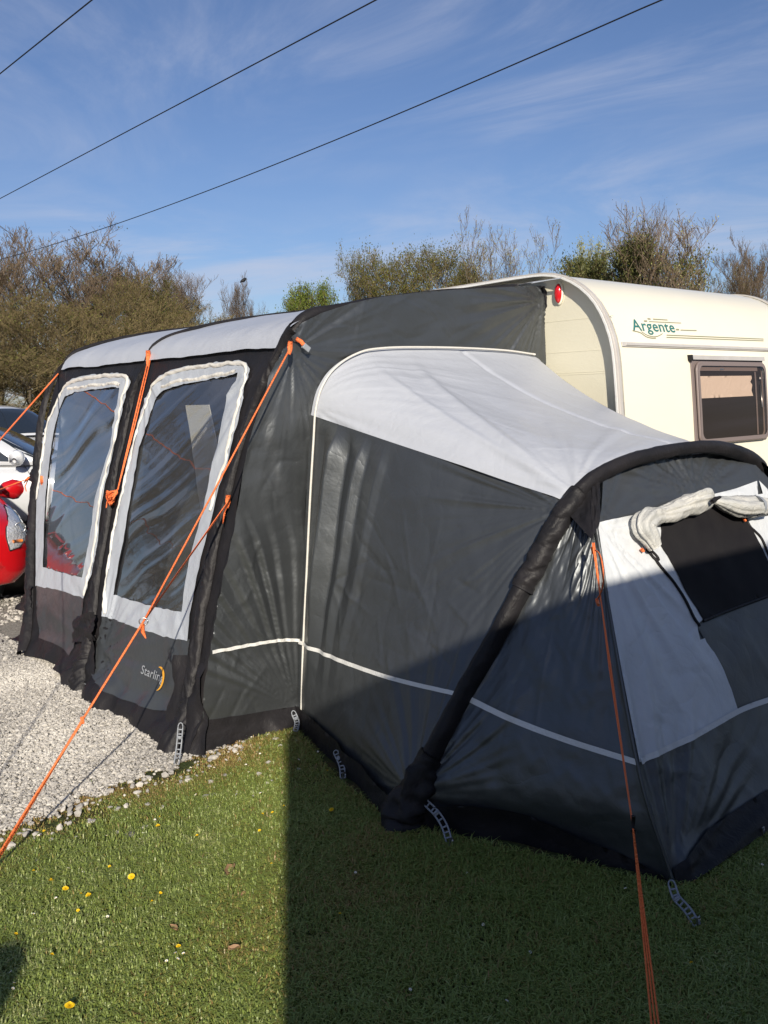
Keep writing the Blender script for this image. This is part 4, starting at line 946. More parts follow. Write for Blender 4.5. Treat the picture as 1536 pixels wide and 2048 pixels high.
# black gusset from the arch to the guy point
GT = at_y(1185, 1081, EP[1] + .425 * 1.16 - .06)
ga = BT[np.argmin(np.abs(BT[:300, 2] - hit(1195, 962, BP, BN)[2]))]; gb = BT[np.argmin(np.abs(BT[:300, 2] - hit(1128, 1020, BP, BN)[2]))]
gc = hit(1200, 965, EP + EN * .012, EN); gd = hit(1196, 1046, EP + EN * .012, EN)
def tri_cloth(name, a, b, c, m, par, seed, n=14, amp=.012):
    a, b, c = map(lambda p: np.asarray(p, float), (a, b, c)); V = []; idx = {}; F = []
    nn = np.cross(b - a, c - a); nn /= np.linalg.norm(nn)
    for i in range(n + 1):
        for j in range(n + 1 - i):
            idx[i, j] = len(V); u, v = i / n, j / n; e = 27 * u * v * (1 - u - v) + .15
            V.append(a + (b - a) * u + (c - a) * v + nn * amp * float(fbm(u * 4, v * 4, seed)) * e)
    for i in range(n):
        for j in range(n - i):
            F.append((idx[i, j], idx[i + 1, j], idx[i, j + 1]))
            if i + j < n - 1: F.append((idx[i + 1, j], idx[i + 1, j + 1], idx[i, j + 1]))
    return link(name, mesh_np(name, V, F), m, par)
tri_cloth('gusset', ga, gb, GT, M_black, annexe, 5); tri_cloth('gusset', ga, GT, gc, M_black, annexe, 6); tri_cloth('gusset', gc, GT, gd, M_black, annexe, 7)
gR = [np.array([2 * XC - p[0], p[1], p[2]]) for p in (ga, gb, GT, gc)]
tri_cloth('gusset', gR[0], gR[1], gR[2], M_black, annexe, 8); tri_cloth('gusset', gR[0], gR[2], gR[3], M_black, annexe, 9)
# rolled-back window cover
def lump(name, px, rads, out, m, seed, wob=.22, flat=.8, wf=11, lf=0.0):
    C = np.array([hit(*p, EP + EN * out, EN) for p in px]); Q = spline(C, 90); s = np.linspace(0, 1, 90)
    cs = np.r_[0, np.cumsum([math.dist(px[i], px[i + 1]) for i in range(len(px) - 1)])]; cs /= cs[-1]
    return tube(name, Q, np.interp(s, cs, rads), m, annexe, 40, wob=wob, seed=seed, wf=wf, flat=flat, lf=lf)
lump('rolled_cover', [(1310, 1095), (1296, 1072), (1284, 1052), (1300, 1035), (1326, 1030), (1345, 1024), (1380, 1010), (1410, 1000), (1427, 1001)], [.030, .050, .048, .036, .044, .044, .050, .042, .014], .060, M_roll, 3, .14, .8, 9, .22)
lump('rolled_cover', [(1427, 1001), (1446, 1006), (1470, 1012), (1495, 1012), (1520, 1013), (1531, 1014)], [.014, .040, .056, .058, .056, .052], .060, M_roll, 8, .08, .8, 9, .16)
lump('cover_tie', [(1424, 1004), (1430, 998), (1440, 994)], [.010, .012, .008], .12, M_black, 4)
lump('cover_binding', [(1505, 1012), (1510, 1012)], [.061, .061], .060, M_ladder, 4, .0)
for px in ((1283, 1098), (1487, 1037)): lump('zip_pull', [px, (px[0] + 4, px[1] + 5)], [.009, .007], .03, M_orange, 2, 0)
def cordE(px, r, out=.014, m=M_black, name='zip'):
    Q = spline(epoly(px), 60); return tube(name, endw(Q[:, 0], Q[:, 1], out), r, m, annexe, 6)
cordE([(1286, 1100), (1303, 1122), (1325, 1146), (1347, 1172), (1367, 1206), (1380, 1232), (1394, 1253)], .0065)
cordE([(1290, 1100), (1302, 1110), (1311, 1123)], .0055)
cordE([(1488, 1040), (1497, 1057), (1515, 1075), (1528, 1100), (1545, 1135)], .0065)

# ------------------------------------------------------------------ peg straps and pegs
def ladder(pts, par, w=0.011, peg=True, nm='peg_strap'):
    Q = spline(np.array(pts, float), 26); T = np.gradient(Q, axis=0); T /= np.linalg.norm(T, axis=1)[:, None]
    view = Q.mean(0) - EYE; S = np.cross(T, view); S /= np.linalg.norm(S, axis=1)[:, None]
    a = Acc(); a.tube(Q + S * w, .0038, 5); a.tube(Q - S * w, .0038, 5)
    for i in np.linspace(2, 25, 8).astype(int): a.tube([Q[i] - S[i] * w, Q[i] + S[i] * w], .0036, 5)
    th = np.linspace(0, math.pi, 9)
    a.tube([Q[0] + S[0] * w * math.cos(t) - T[0] * w * 1.6 * math.sin(t) for t in th], .0028, 5)
    i = 7; a.box(Q[i], (.026, .012, .010), M=np.stack([S[i], np.cross(S[i], T[i]), T[i]], 1))
    o = link(nm, a.mesh('peg_strap'), M_ladder, par)
    if peg:
        e = Q[-1]; p = link('peg', Acc().tube([e + (0, 0, .022), e + (.012, .0, .024), e + (.014, 0, .012)], .0035, 6).tube([e + (0, 0, .024), e + (-.01, -.01, -.1)], .0035, 6).mesh('peg'), M_steel, None); sub(p, o)
    return o
def toeye(p, d): p = np.asarray(p, float); r = EYE - p; return p + r / np.linalg.norm(r) * d
ladder([toeye(F3(361, 1453), .24), toeye(F3(358, 1490), .22), gnd(353, 1528, .012)], awning)
ladder([toeye(F3(134, 1318), .03), gnd(140, 1332, .02), gnd(148, 1346, .004)], awning)
ladder([toeye(F3(160, 1357), .06), toeye(F3(175, 1366), .05), toeye(F3(190, 1373), .03)], awning, peg=False)
ladder([gnd(672, 1505, .07), gnd(683, 1530, .05), gnd(686, 1556, .02)], annexe)
ladder([toeye(wallL(np.array([.8]), np.array([.03]))[0], .03), gnd(782, 1590, .02)], annexe, peg=False) if False else None
ladder([toeye(gnd(850, 1604, .06), .16), toeye(gnd(874, 1628, .03), .14), toeye(gnd(890, 1655, .02), .08), gnd(900, 1690, .02)], annexe)
ladder([gnd(1344, 1770, .05), gnd(1353, 1795, .03), gnd(1375, 1820, .028), gnd(1394, 1850, .018)], annexe)
ladder([gnd(1500, 1635, .06), gnd(1510, 1655, .03), gnd(1524, 1668, .02)], annexe)
ladder([gnd(588, 1428, .09), gnd(594, 1445, .05), gnd(591, 1462, .02)], annexe, peg=False)
ladder([gnd(784, 1577, .05), gnd(778, 1596, .03)], annexe, w=.006, peg=False)

# ------------------------------------------------------------------ orange guy cords (each a thing of its own)
def cordtwist(a, ps, r, k=6): 
    for p in ps: a.tube(p, r, k)
    return a
A1 = toeye(F3(580, 697), .06); A2 = toeye(F3(456, 1004), .07); PG = gnd(-22, 1742, .03)
n3 = np.cross(A1 - PG, A2 - PG); RGP = hit(287, 1243, PG, n3)
RGP = PG + (RGP - PG)
guy = empty('guy_cord', tuple(PG), 'orange guy cord forking up to the near awning corner, stretched over the gravel', 'guy cord', 'orange guy cords')
off = np.array([.012, .010, 0])
tube('cord', [A1, (A1 * .5 + RGP * .5) - (0, 0, .004), RGP], .0045, M_orange, guy, 6)
tube('cord', [A2, RGP], .0045, M_orange, guy, 6)
tube('cord', [RGP, RGP * .62 + PG * .38, PG], .0048, M_orange, guy, 6)
SL = RGP * .56 + PG * .44
tube('cord', [SL + (.004, .0, .006), SL * .5 + PG * .5 + off * .9, PG + off * 1.6], .0048, M_orange, guy, 6)
tube('cord', [SL + (.0, -.004, -.002), SL * .5 + PG * .5 - off * .6, PG - off * .6], .0040, M_orange, guy, 6)
th = np.linspace(0, 2 * math.pi, 16); tube('ring', [RGP + np.array([.016 * math.cos(t), -.010 * math.cos(t), .016 * math.sin(t)]) for t in th], .0028, M_steel, guy, 6)
tube('knot', [RGP + (-.004, 0, -.01), RGP + (-.008, -.004, -.045), RGP + (.004, -.004, -.075)], [.009, .010, .003], M_orange, guy, 6, wob=.3)
bevel(link('slider', Acc().box(SL, (.014, .012, .03)).mesh('slider', False), M_orange, guy), .003)
tube('peg', [PG + (0, 0, .01), PG + (.04, .03, -.14)], .004, M_steel, guy, 6)
for p in (A1, A2):
    link('strap_end', Acc().tube([p + (.004, .0, .035), p, p + (-.01, -.008, -.03)], [.014, .016, .006], 8, flat=.4).mesh('strap_end'), M_orange, guy)
tube('tail', [A2 + (-.012, -.01, -.02), A2 + (-.03, -.01, -.05), A2 + (-.045, -.02, -.10), A2 + (-.03, -.02, -.05)], .004, M_orange, guy, 6)
# middle cord, hanging in a tied bundle
B1 = toeye(F3(297, 717), .07); B2 = toeye(F3(236, 978), .09); B3 = toeye(F3(222, 994), .11)
g2 = empty('guy_cord', tuple(B3), 'orange guy cord on the middle pole, tied in a bundle between the windows', 'guy cord', 'orange guy cords')
tube('cord', [B1, (B1 + B2) / 2, B2, B3], .0048, M_orange, g2, 6)
tube('cord', [B1 + (.01, -.01, 0), (B1 + B2) / 2 + (.008, -.012, 0), B2, B3], .0042, M_orange, g2, 6)
link('strap_end', Acc().tube([B1 + (0, 0, .05), B1, B1 + (-.015, -.01, -.05)], [.016, .018, .006], 8, flat=.4).mesh('strap_end'), M_orange, g2)
rr = random.Random(4)
for i in range(7):
    c = B3 + np.array([rr.uniform(-.01, .01), rr.uniform(-.012, .012), rr.uniform(-.012, .008)]); a0 = rr.uniform(0, 6.28); ax = rr.uniform(.04, .075); az = rr.uniform(.03, .065)
    tube('bundle_loop', [c + np.array([.012 * math.sin(2 * t + a0), -ax * math.cos(t + a0) * .8, az * math.sin(t) * .8]) for t in np.linspace(0, 6.28, 18)], .0050, M_orange, g2, 6)
tube('tail', [B3, B3 + (-.01, .04, -.03), B3 + (-.01, .06, -.075)], .004, M_orange, g2, 6)
# far cords
C1 = toeye(F3(116, 748), .03); C2 = hit(-40, 925, C1 + np.array([-1.2, 0, 0]), (1, 0, 0)); g3 = empty('guy_cord', tuple(C2), 'orange guy cord leading off from the farthest awning pole above the cars', 'guy cord', 'orange guy cords')
tube('cord', [C1, C1 + (C2 - C1) * 2.4], .0050, M_orange, g3, 6)
D1 = toeye(F3(56, 957), .04); D2 = hit(-20, 987, D1 + np.array([-.5, 0, 0]), (1, 0, 0)); g4 = empty('guy_cord', tuple(D2), 'short orange guy cord from halfway up the farthest pole, before the silver car', 'guy cord', 'orange guy cords')
tube('cord', [D1, D1 + (D2 - D1) * 1.6], .0045, M_orange, g4, 6)
link('strap_end', Acc().tube([D1 + (.01, 0, .01), D1, D1 + (D2 - D1) * .12 - (0, 0, .02)], [.02, .022, .006], 8, flat=.4).mesh('strap_end'), M_orange, g4)
flap('strap_web', [F3(70, 935, .03), F3(70, 968, .03), D1 + (0, 0, -.01), D1 + (0, 0, .02)], M_black, g4, 3)
tube('tail', [D1 - (0, 0, .01), D1 + (-.02, .02, -.06), D1 + (-.01, .03, -.10)], .004, M_orange, g4, 6)
link('knot', Acc().tube([toeye(F3(84, 955), .03), toeye(F3(86, 968), .03)], [.016, .014], 8, wob=.4).mesh('knot'), M_orange, g4)
# annexe cord
E1 = toeye(GT + (0, 0, -.01), .01); E2 = gnd(1322, 2160, .02)
n4 = np.cross(E2 - E1, [0, 0, 1.0]); ES = hit(1266, 1655, E1, n4)
g5 = empty('guy_cord', tuple(E2), 'orange guy cord running down from the annexe gusset to the grass with a black slider', 'guy cord', 'orange guy cords')
w = np.cross(E2 - E1, ES - EYE); w /= np.linalg.norm(w)
tube('cord', [E1, E1 * .5 + ES * .5 + w * .002, ES], .0026, M_orange, g5, 6)
tube('cord', [E1 + w * .006, E1 * .5 + ES * .5 - w * .003, ES], .0022, M_orange, g5, 6)
tube('cord', [ES, E2 + w * .012], .0027, M_orange, g5, 6); tube('cord', [ES, E2 - w * .010], .0027, M_orange, g5, 6); tube('cord', [ES, E2 + w * .001], .0024, M_orange, g5, 6)
tube('slider', [ES + (0, 0, .035), ES], .0060, M_black, g5, 8, wob=.15); tube('slider', [ES + (0, 0, -.005), ES + (.001, -.002, -.018)], .0075, M_black, g5, 8)
tube('peg', [E2, E2 + (.03, .03, -.12)], .004, M_steel, g5, 6)
lp = [hit(*p, E1, n4) for p in ((1190, 1100), (1199, 1108), (1205, 1130), (1207, 1160), (1202, 1185), (1194, 1200), (1197, 1210))]
lp = [toeye(q, .02) for q in lp]; tube('loop', spline(lp, 40), .0028, M_orange, g5, 6)
tube('knot', [E1 + (0, 0, -.015), E1 + (.002, -.003, -.04)], [.009, .007], M_orange, g5, 8, wob=.3)
tube('knot', [lp[-2], lp[-1]], [.007, .006], M_orange, g5, 8, wob=.3)

# ------------------------------------------------------------------ cars
def paint(name, col, rough=0.25, metal=0.0):
    return mat(name, col, rough, metal=metal, spec=0.5, coat=0.8)
M_red = paint('red car paint', (0.50, 0.006, 0.010)); M_silver = paint('silver white car paint', (0.60, 0.62, 0.65), .3, 0.15); M_wht = paint('white car paint', (0.78, 0.79, 0.80))
M_tyre = mat('tyre rubber', (0.015, 0.015, 0.016), 0.8); M_alloy = mat('alloy wheel', (0.45, 0.45, 0.46), 0.3, metal=0.8); M_blk = mat('black trim plastic', (0.014, 0.014, 0.015), 0.45)
M_lampglass = glass_mat('headlamp glass', (0.93, 0.94, 0.96), 1.5, 0.02, 0.03, 1.2); M_chrome = mat('lamp reflector', (0.70, 0.72, 0.75), 0.3, metal=0.35, bump=[(40, .8, 0, None, 2)])
M_amber = mat('amber indicator', (0.75, 0.22, 0.03), 0.3)
# stations: x, half width, bottom z, shoulder z, top z
ST = [(2.02, .40, .34, .46, .52), (1.99, .58, .26, .52, .62), (1.93, .70, .20, .56, .69), (1.82, .79, .19, .60, .76), (1.60, .835, .19, .66, .83), (1.30, .845, .20, .72, .895), (1.00, .85, .21, .78, .95), (.80, .85, .22, .82, .985), (.4, .85, .22, .84, .99), (0, .85, .22, .855, 1.0), (-.6, .85, .22, .87, 1.01), (-1.2, .845, .22, .88, 1.02), (-1.6, .83, .22, .88, 1.02), (-1.85, .79, .25, .86, 1.0), (-1.94, .74, .32, .82, .97), (-1.97, .6, .40, .76, .90)]
GH = [(.92, .80, .985, .80, 1.0), (.55, .78, .99, .70, 1.20), (.22, .775, 1.0, .62, 1.375), (.0, .77, 1.0, .595, 1.43), (-.4, .77, 1.005, .585, 1.465), (-.9, .77, 1.01, .57, 1.455), (-1.35, .765, 1.015, .56, 1.41), (-1.6, .755, 1.015, .56, 1.32), (-1.82, .74, 1.0, .60, 1.12), (-1.9, .72, .99, .68, 1.0)]
def body_ring(s):
    x, w, zb, zs, zt = s
    r = [(0, zb), (w * .55, zb), (w * .86, zb + .02), (w * .965, zb + .10), (w, zb + (zs - zb) * .45), (w * .998, zs - .07), (w * .975, zs), (w * .90, zs + (zt - zs) * .62), (w * .78, zt - .018), (w * .55, zt - .003), (0, zt + .015)]
    r += [(-a, b) for a, b in r[-2:0:-1]]
    return [(x, a, b) for a, b in r]
def loft(stations, ringf, fine=4):
    S = np.array([ringf(s) for s in stations]); n = len(S); out = []
    xs = np.arange(n); q = np.linspace(0, n - 1, (n - 1) * fine + 1)
    Q = np.stack([[np.interp(q, xs, S[:, j, c]) for c in range(3)] for j in range(S.shape[1])], 0)  # j,c,q
    # smooth along the length by Catmull-Rom per ring point
    V = []
    for j in range(S.shape[1]):
        P = S[:, j]; E_ = np.vstack([2 * P[0] - P[1], P, 2 * P[-1] - P[-2]]); o_ = []
        for i in range(1, n):
            a, b, c, d = E_[i - 1], E_[i], E_[i + 1], E_[i + 2]
            for t in np.arange(fine) / fine: o_.append(0.5 * ((2 * b) + (c - a) * t + (2 * a - 5 * b + 4 * c - d) * t * t + (3 * b - 3 * c + d - a) * t ** 3))
        o_.append(P[-1]); V.append(o_)
    return np.array(V).transpose(1, 0, 2)        # station, ring, xyz
def gh_ring(s):
    x, wb, zb, wr, zr = s
    r = [(wb * .98, zb - .03), (wb, zb), (wb * .66 + wr * .34, zb * .55 + zr * .45), (wr * .97 + wb * .03, zr - .045 * min(1, (zr - zb) * 4)), (wr * .90, zr - .004), (wr * .5, zr + .02), (0, zr + .026)]
    r += [(-a, b) for a, b in r[-2::-1]]
    return [(x, a, b) for a, b in r]
BODY = loft(ST, body_ring); GHS = loft(GH, gh_ring)
def surf_pt(L, i, j):
    n, k = L.shape[:2]; i = np.clip(np.asarray(i, float), 0, n - 1.001); j = np.clip(np.asarray(j, float), 0, k - 1.001)
    a = i.astype(int); b = j.astype(int); f = (i - a)[..., None]; g_ = (j - b)[..., None]
    return (L[a, b] * (1 - f) + L[a + 1, b] * f) * (1 - g_) + (L[a, b + 1] * (1 - f) + L[a + 1, b + 1] * f) * g_
def surf_off(L, i, j, off):
    e = .05; P = surf_pt(L, i, j); du = surf_pt(L, np.asarray(i) + e, j) - surf_pt(L, np.asarray(i) - e, j); dv = surf_pt(L, i, np.asarray(j) + e) - surf_pt(L, i, np.asarray(j) - e)
    n = np.cross(du, dv); n /= np.linalg.norm(n, axis=-1)[..., None] + 1e-9
    c = P - np.array([0, 0, .75]); s = np.sign((n * c).sum(-1))[..., None]; return P + n * s * off
def patch(name, L, poly, off, m, par, sp=.25):
    V, F = cut(poly, (), sp); P = surf_off(L, V[:, 0], V[:, 1], off); return link(name, mesh_np(name, P, F), m, par, True)
def make_car(pm, label, loc, rz, h=1.0, mz=0.0):
    root = empty('parked_car', loc, label, 'car', None, rz)
    V = BODY.reshape(-1, 3); Fb = grid_faces(BODY.shape[0], BODY.shape[1], True); n, k = BODY.shape[:2]
    cap = []
    V = np.vstack([V, BODY[0].mean(0) + (.012, 0, 0), BODY[-1].mean(0)]); c0, c1 = n * k, n * k + 1
    for j in range(k): cap += [(c0, j, (j + 1) % k), (c1, (n - 1) * k + (j + 1) % k, (n - 1) * k + j)]
    link('body', mesh_np('body', V, cap, Fb), pm, root, True)
    Vg = GHS.reshape(-1, 3); link('roof', mesh_np('roof', Vg, None, grid_faces(GHS.shape[0], GHS.shape[1])), pm, root, True)
    W_ = GHS.shape[1] - 1; f = 4
    patch('windscreen', GHS, [(.6, 2.2), (f * 2.3, 3.7), (f * 2.3, W_ - 3.7), (.6, W_ - 2.2)], .004, M_carglass, root, .5)
    patch('rear_window', GHS, [(f * 7.2, 3.6), (f * 8.7, 2.6), (f * 8.7, W_ - 2.6), (f * 7.2, W_ - 3.6)], .004, M_carglass, root, .5)
    for a_, b_ in ((1, 0), (-1, W_)):
        J = lambda j: j if a_ == 1 else W_ - j
        for i0, i1, nm in ((f * 1.0, f * 3.75, 'front'), (f * 4.0, f * 6.2, 'rear')):
            q = [(i0, J(1.15)), (i1, J(1.15)), (i1, J(2.95)), (i0 + (f * 1.55 if nm == 'front' else 0), J(2.95))]
            if nm == 'front': q = [(i0, J(1.15)), (i1, J(1.15)), (i1, J(2.9)), (f * 2.75, J(2.9)), (f * 1.9, J(2.35)), (f * 1.3, J(1.6))]
            patch('side_window', GHS, q, .004, M_carglass, root, .4)
            q2 = [(x + (.22 if x > (i0 + i1) / 2 else -.22), y) for x, y in q]
        # trim, mirror, handles
        y = .85 * a_
        mr = link('mirror', Acc().tube(np.array([[.62, .84 * a_, 1.035 + mz], [.61, .92 * a_, 1.06 + mz], [.60, .99 * a_, 1.065 + mz], [.59, 1.05 * a_, 1.055 + mz], [.585, 1.085 * a_, 1.04 + mz]]), [.030, .070, .088, .080, .030], 16, flat=1.15).mesh('mirror'), M_wht if pm == M_silver else pm, root, True)
        nk = tube('mirror_arm', [(.60, .74 * a_, 1.00 + mz), (.61, .90 * a_, 1.035 + mz)], .024, M_blk, None, 8); nk.parent = mr
        mg = link('mirror_glass', Acc().box((.515, .99 * a_, 1.06 + mz), (.006, .13, .10)).mesh('mirror_glass', False), M_chrome, None); mg.parent = mr
        for hx in (-.12, -.98): tube('handle', [(hx, .858 * a_, .82), (hx - .05, .882 * a_, .825), (hx - .15, .882 * a_, .825), (hx - .19, .858 * a_, .82)], .013, pm, root, 8, True)
        for ln in ([(.62, .25), (.70, .5), (.72, .78), (.62, .97)], [(-.30, .25), (-.31, .6), (-.31, .98)], [(-1.18, .45), (-1.02, .62), (-1.0, .98)]):
            Q = spline(np.array(ln), 20); ys = []
            for qx, qz in Q:
                ii = np.interp(-qx, [-s[0] for s in ST], range(len(ST))) * 4; col = surf_pt(BODY, np.full(11, ii), np.arange(11.)); hz = col[3:8]; ys.append(np.interp(qz, hz[:, 2], hz[:, 1]))
            tube('shut_line', np.c_[Q[:, 0], np.array(ys) * a_, Q[:, 1]], .0035, M_blk, root, 5, True)
        for wx in (1.24, -1.25):
            a = Acc(); a.tube([(wx, .64 * a_, .31), (wx, .852 * a_, .31)], .345, 32); ar = link('wheel_arch', a.mesh('wheel_arch'), M_blk, root, True)
            w_ = link('wheel', Acc().tube([(wx, .655 * a_, .30), (wx, .675 * a_, .30), (wx, .845 * a_, .30), (wx, .862 * a_, .30)], [.27, .30, .30, .275], 36).mesh('wheel'), M_tyre, root, True)
            rm = link('rim', Acc().tube([(wx, .80 * a_, .30), (wx, .866 * a_, .30)], .195, 30).mesh('rim'), M_blk, None); rm.parent = w_
            sp_ = Acc()
            for q in range(7):
                t = q * 2 * math.pi / 7; sp_.tube([(wx, .870 * a_, .30), (wx + .19 * math.cos(t), .868 * a_, .30 + .19 * math.sin(t))], .020, 6)
            th = np.linspace(0, 2 * math.pi, 30); sp_.tube([(wx + .195 * math.cos(t), .866 * a_, .30 + .195 * math.sin(t)) for t in th], .014, 6)
            so = link('spokes', sp_.mesh('spokes'), M_alloy, None); so.parent = w_
        # headlamp swept back over the wing
        K = BODY.shape[1]; JB = (lambda j: j) if a_ == 1 else (lambda j: K - j)
        hp = [(f * 1.2, JB(5.6)), (f * 2.0, JB(5.35)), (f * 3.0, JB(5.8)), (f * 4.3, JB(6.9)), (f * 4.6, JB(7.5)), (f * 3.4, JB(7.75)), (f * 2.2, JB(7.6)), (f * 1.5, JB(7.0))]
        hl = patch('headlight', BODY, hp, .004, M_chrome, root, .25)
        gl_ = patch('lamp_cover', BODY, hp, .022, M_lampglass, None, .3); gl_.parent = hl
        P = surf_off(BODY, np.array([f * 2.9]), np.array([JB(6.7)]), .012)[0]; th = np.linspace(0, 2 * math.pi, 20)
        for r_, m_ in ((.045, M_blk),):
            b_ = link('bulb_ring', Acc().tube([P + np.array([0.006 + .02 * math.cos(t) * 0, r_ * math.cos(t), r_ * math.sin(t)]) + np.array([-.03 * abs(math.cos(t)) * 0, 0, 0]) for t in th], .006, 6).mesh('bulb_ring'), M_alloy, None); b_.parent = hl
        b2 = link('indicator', Acc().tube([surf_off(BODY, np.array([f * 1.7]), np.array([JB(6.3)]), .010)[0], surf_off(BODY, np.array([f * 2.3]), np.array([JB(5.9)]), .010)[0]], .014, 8).mesh('indicator'), M_amber, None); b2.parent = hl
        e = np.array(hp + [hp[0]]); Pn = surf_off(BODY, e[:, 0], e[:, 1], .008); lr = tube('lamp_seal', Pn, .0045, M_blk, None, 5); lr.parent = hl
        tl = patch('tail_light', BODY, [(K * 0 + 4 * 13.2, JB(5.8)), (4 * 14.2, JB(5.8)), (4 * 14.2, JB(7.8)), (4 * 13.4, JB(7.8))], .006, M_redlamp, root, .4)
    # grille: a wide trapezium under the nose
    G = [(1.0, -.45), (1.0, .45)]
    def nose(y, z, off):
        zz = np.asarray(z, float); yy = np.abs(np.asarray(y, float)); xs_ = np.interp(zz, [.2, .34, .46, .6, .7], [1.93, 2.03, 2.035, 2.0, 1.93]) - .30 * (yy / .8) ** 2.6 - .03 * yy
        return np.stack([xs_ + off, np.asarray(y, float), zz], -1)
    gp = [(-.30, .22), (.30, .22), (.42, .27), (.53, .36), (.50, .42), (.36, .47), (-.36, .47), (-.50, .42), (-.53, .36), (-.42, .27)]
    V, F = cut(gp, (), .05); gr = link('grille', mesh_np('grille', nose(V[:, 0], V[:, 1], .012), F), M_blk, root, True)
    for z in (.26, .30, .34, .38, .42):
        wy = np.interp(z, [.22, .27, .36, .42, .47], [.30, .42, .53, .50, .36]) - .03; yy = np.linspace(-wy, wy, 16)
        s_ = tube('grille_bar', nose(yy, np.full(16, z), .020), .006, M_alloy if z == .26 else M_blk, None, 6); s_.parent = gr
    e = np.array(gp + [gp[0]]); s_ = tube('grille_surround', nose(e[:, 0], e[:, 1], .018), .010, M_alloy, None, 6); s_.parent = gr
    V, F = cut([(-.26, .335), (.26, .335), (.26, .435), (-.26, .435)], (), .1); link('number_plate', mesh_np('number_plate', nose(V[:, 0], V[:, 1], .034), F), M_wht, root, True)
    V, F = cut([(-.42, .545), (.42, .545), (.38, .585), (-.38, .585)], (), .05); link('upper_grille', mesh_np('upper_grille', nose(V[:, 0], V[:, 1], .012), F), M_blk, root, True)
    bevel(link('underbody', Acc().box((0, 0, .26), (3.5, 1.4, .16)).mesh('underbody', False), M_blk, root, True), .02)
    if h != 1.0: root.scale = (1.05, 1.05, h)
    return root
def carat(u, v, z, local, rz, scale=(1, 1, 1)):
    """where a car stands so that the point `local` on it is seen at pixel (u, v) when that point is z above ground"""
    p = gnd(u, v, z); c, s = math.cos(rz), math.sin(rz); lx, ly = local[0] * scale[0], local[1] * scale[1]
    return (p[0] - (c * lx - s * ly), p[1] - (s * lx + c * ly), 0)
RZ1 = R(-94); red = make_car(M_red, 'shiny red hatchback parked nose on at the left edge, beyond the awning', carat(8, 1058, .66, (1.76, .62), RZ1), RZ1, 1.0, -.17)
RZ2 = R(-30); sil = make_car(M_silver, 'silver white hatchback with its door mirror showing, behind the red car', carat(34, 917, 1.06, (.60, -1.0), RZ2), RZ2)
_r = ray(10, 806); _p = _r / math.hypot(_r[0], _r[1]) * 17.0
RZ3 = R(-75); wc = make_car(M_wht, 'tall white car with a dark windscreen, farthest behind the silver one', (_p[0] + .0, _p[1] + .6, 0), RZ3, 1.17)

# ------------------------------------------------------------------ overhead cables on wooden poles
M_wire = mat('black cable', (0.012, 0.012, 0.014), 0.6); M_pole = mat('weathered pole', (0.14, 0.10, 0.07), 0.85, bump=[(14, .6, 0, (8, 8, 1), 4)])
for k, (c, px, lab) in enumerate([(12.0, [(1285, 0), (1080, 103), (870, 215), (640, 300), (400, 385), (180, 456), (30, 515)], 'thin black overhead cable, lowest and longest of the three'),
                             (8.0, [(738, 0), (555, 106), (370, 206), (180, 304), (0, 395)], 'thin black overhead cable between the other two'),
                             (5.2, [(183, 0), (90, 76), (0, 147)], 'thin black overhead cable across the top left corner of the sky')]):
    P = np.array([at_x(*p, c) for p in px])
    if P[0, 1] > P[-1, 1]: P = P[::-1]
    q = np.polyfit(P[:, 1], P[:, 2], 2 if k == 0 else 1)
    y1 = 62.0 if k == 0 else 70.0
    yy = np.linspace(-22, y1, 90); lo = P[0, 1]; zf_ = np.polyval(q, yy)
    if k == 0: sl_ = (np.polyval(q, lo + .1) - np.polyval(q, lo)) / .1; zf_ = np.where(yy < lo, np.polyval(q, lo) + (yy - lo) * sl_ * .6, zf_); hi = P[-1, 1]; s2 = (np.polyval(q, hi) - np.polyval(q, hi - .1)) / .1; zf_ = np.where(yy > hi, np.polyval(q, hi) + (yy - hi) * max(s2, -.02), zf_)
    prop(tube('overhead_cable', np.c_[np.full(90, c), yy, zf_], .011 if k == 0 else .0095, M_wire, None, 6), lab, 'cable', 'overhead cables')
    for yv, zt_ in ((-22.0, zf_[0]), (y1, zf_[-1])):
        pass

# ------------------------------------------------------------------ trees
M_bark = mat('grey brown bark', (0.115, 0.092, 0.070), 0.9, bump=[(10, .6, 0, (1, 1, .2), 4)]); M_barkp = mat('pale silver bark', (0.22, 0.20, 0.17), 0.85)
M_twig = tint_mat('bare twigs', [(0, (0.075, 0.052, 0.036)), (.5, (0.15, 0.110, 0.075)), (1, (0.24, 0.19, 0.135))], .85, .15, rand=.5)
M_twigo = tint_mat('budding twigs', [(0, (0.075, 0.054, 0.030)), (.5, (0.145, 0.112, 0.056)), (1, (0.22, 0.18, 0.09))], .85, .15, rand=.5)
M_leafo = tint_mat('olive spring leaves', [(0, (0.045, 0.050, 0.014)), (.5, (0.12, 0.125, 0.030)), (1, (0.24, 0.22, 0.055))], .6, .3, .3, rand=.6)
M_leafg = tint_mat('fresh green leaves', [(0, (0.05, 0.075, 0.015)), (.5, (0.15, 0.20, 0.03)), (1, (0.30, 0.34, 0.07))], .6, .3, .35, rand=.6)
M_leafd = tint_mat('dark ivy leaves', [(0, (0.030, 0.038, 0.012)), (.5, (0.085, 0.095, 0.026)), (1, (0.18, 0.18, 0.05))], .55, .35, .2, rand=.6)
M_leafy = tint_mat('pale willow leaves', [(0, (0.22, 0.22, 0.07)), (.5, (0.38, 0.38, 0.15)), (1, (0.5, 0.5, 0.24))], .6, .3, .35, rand=.6)
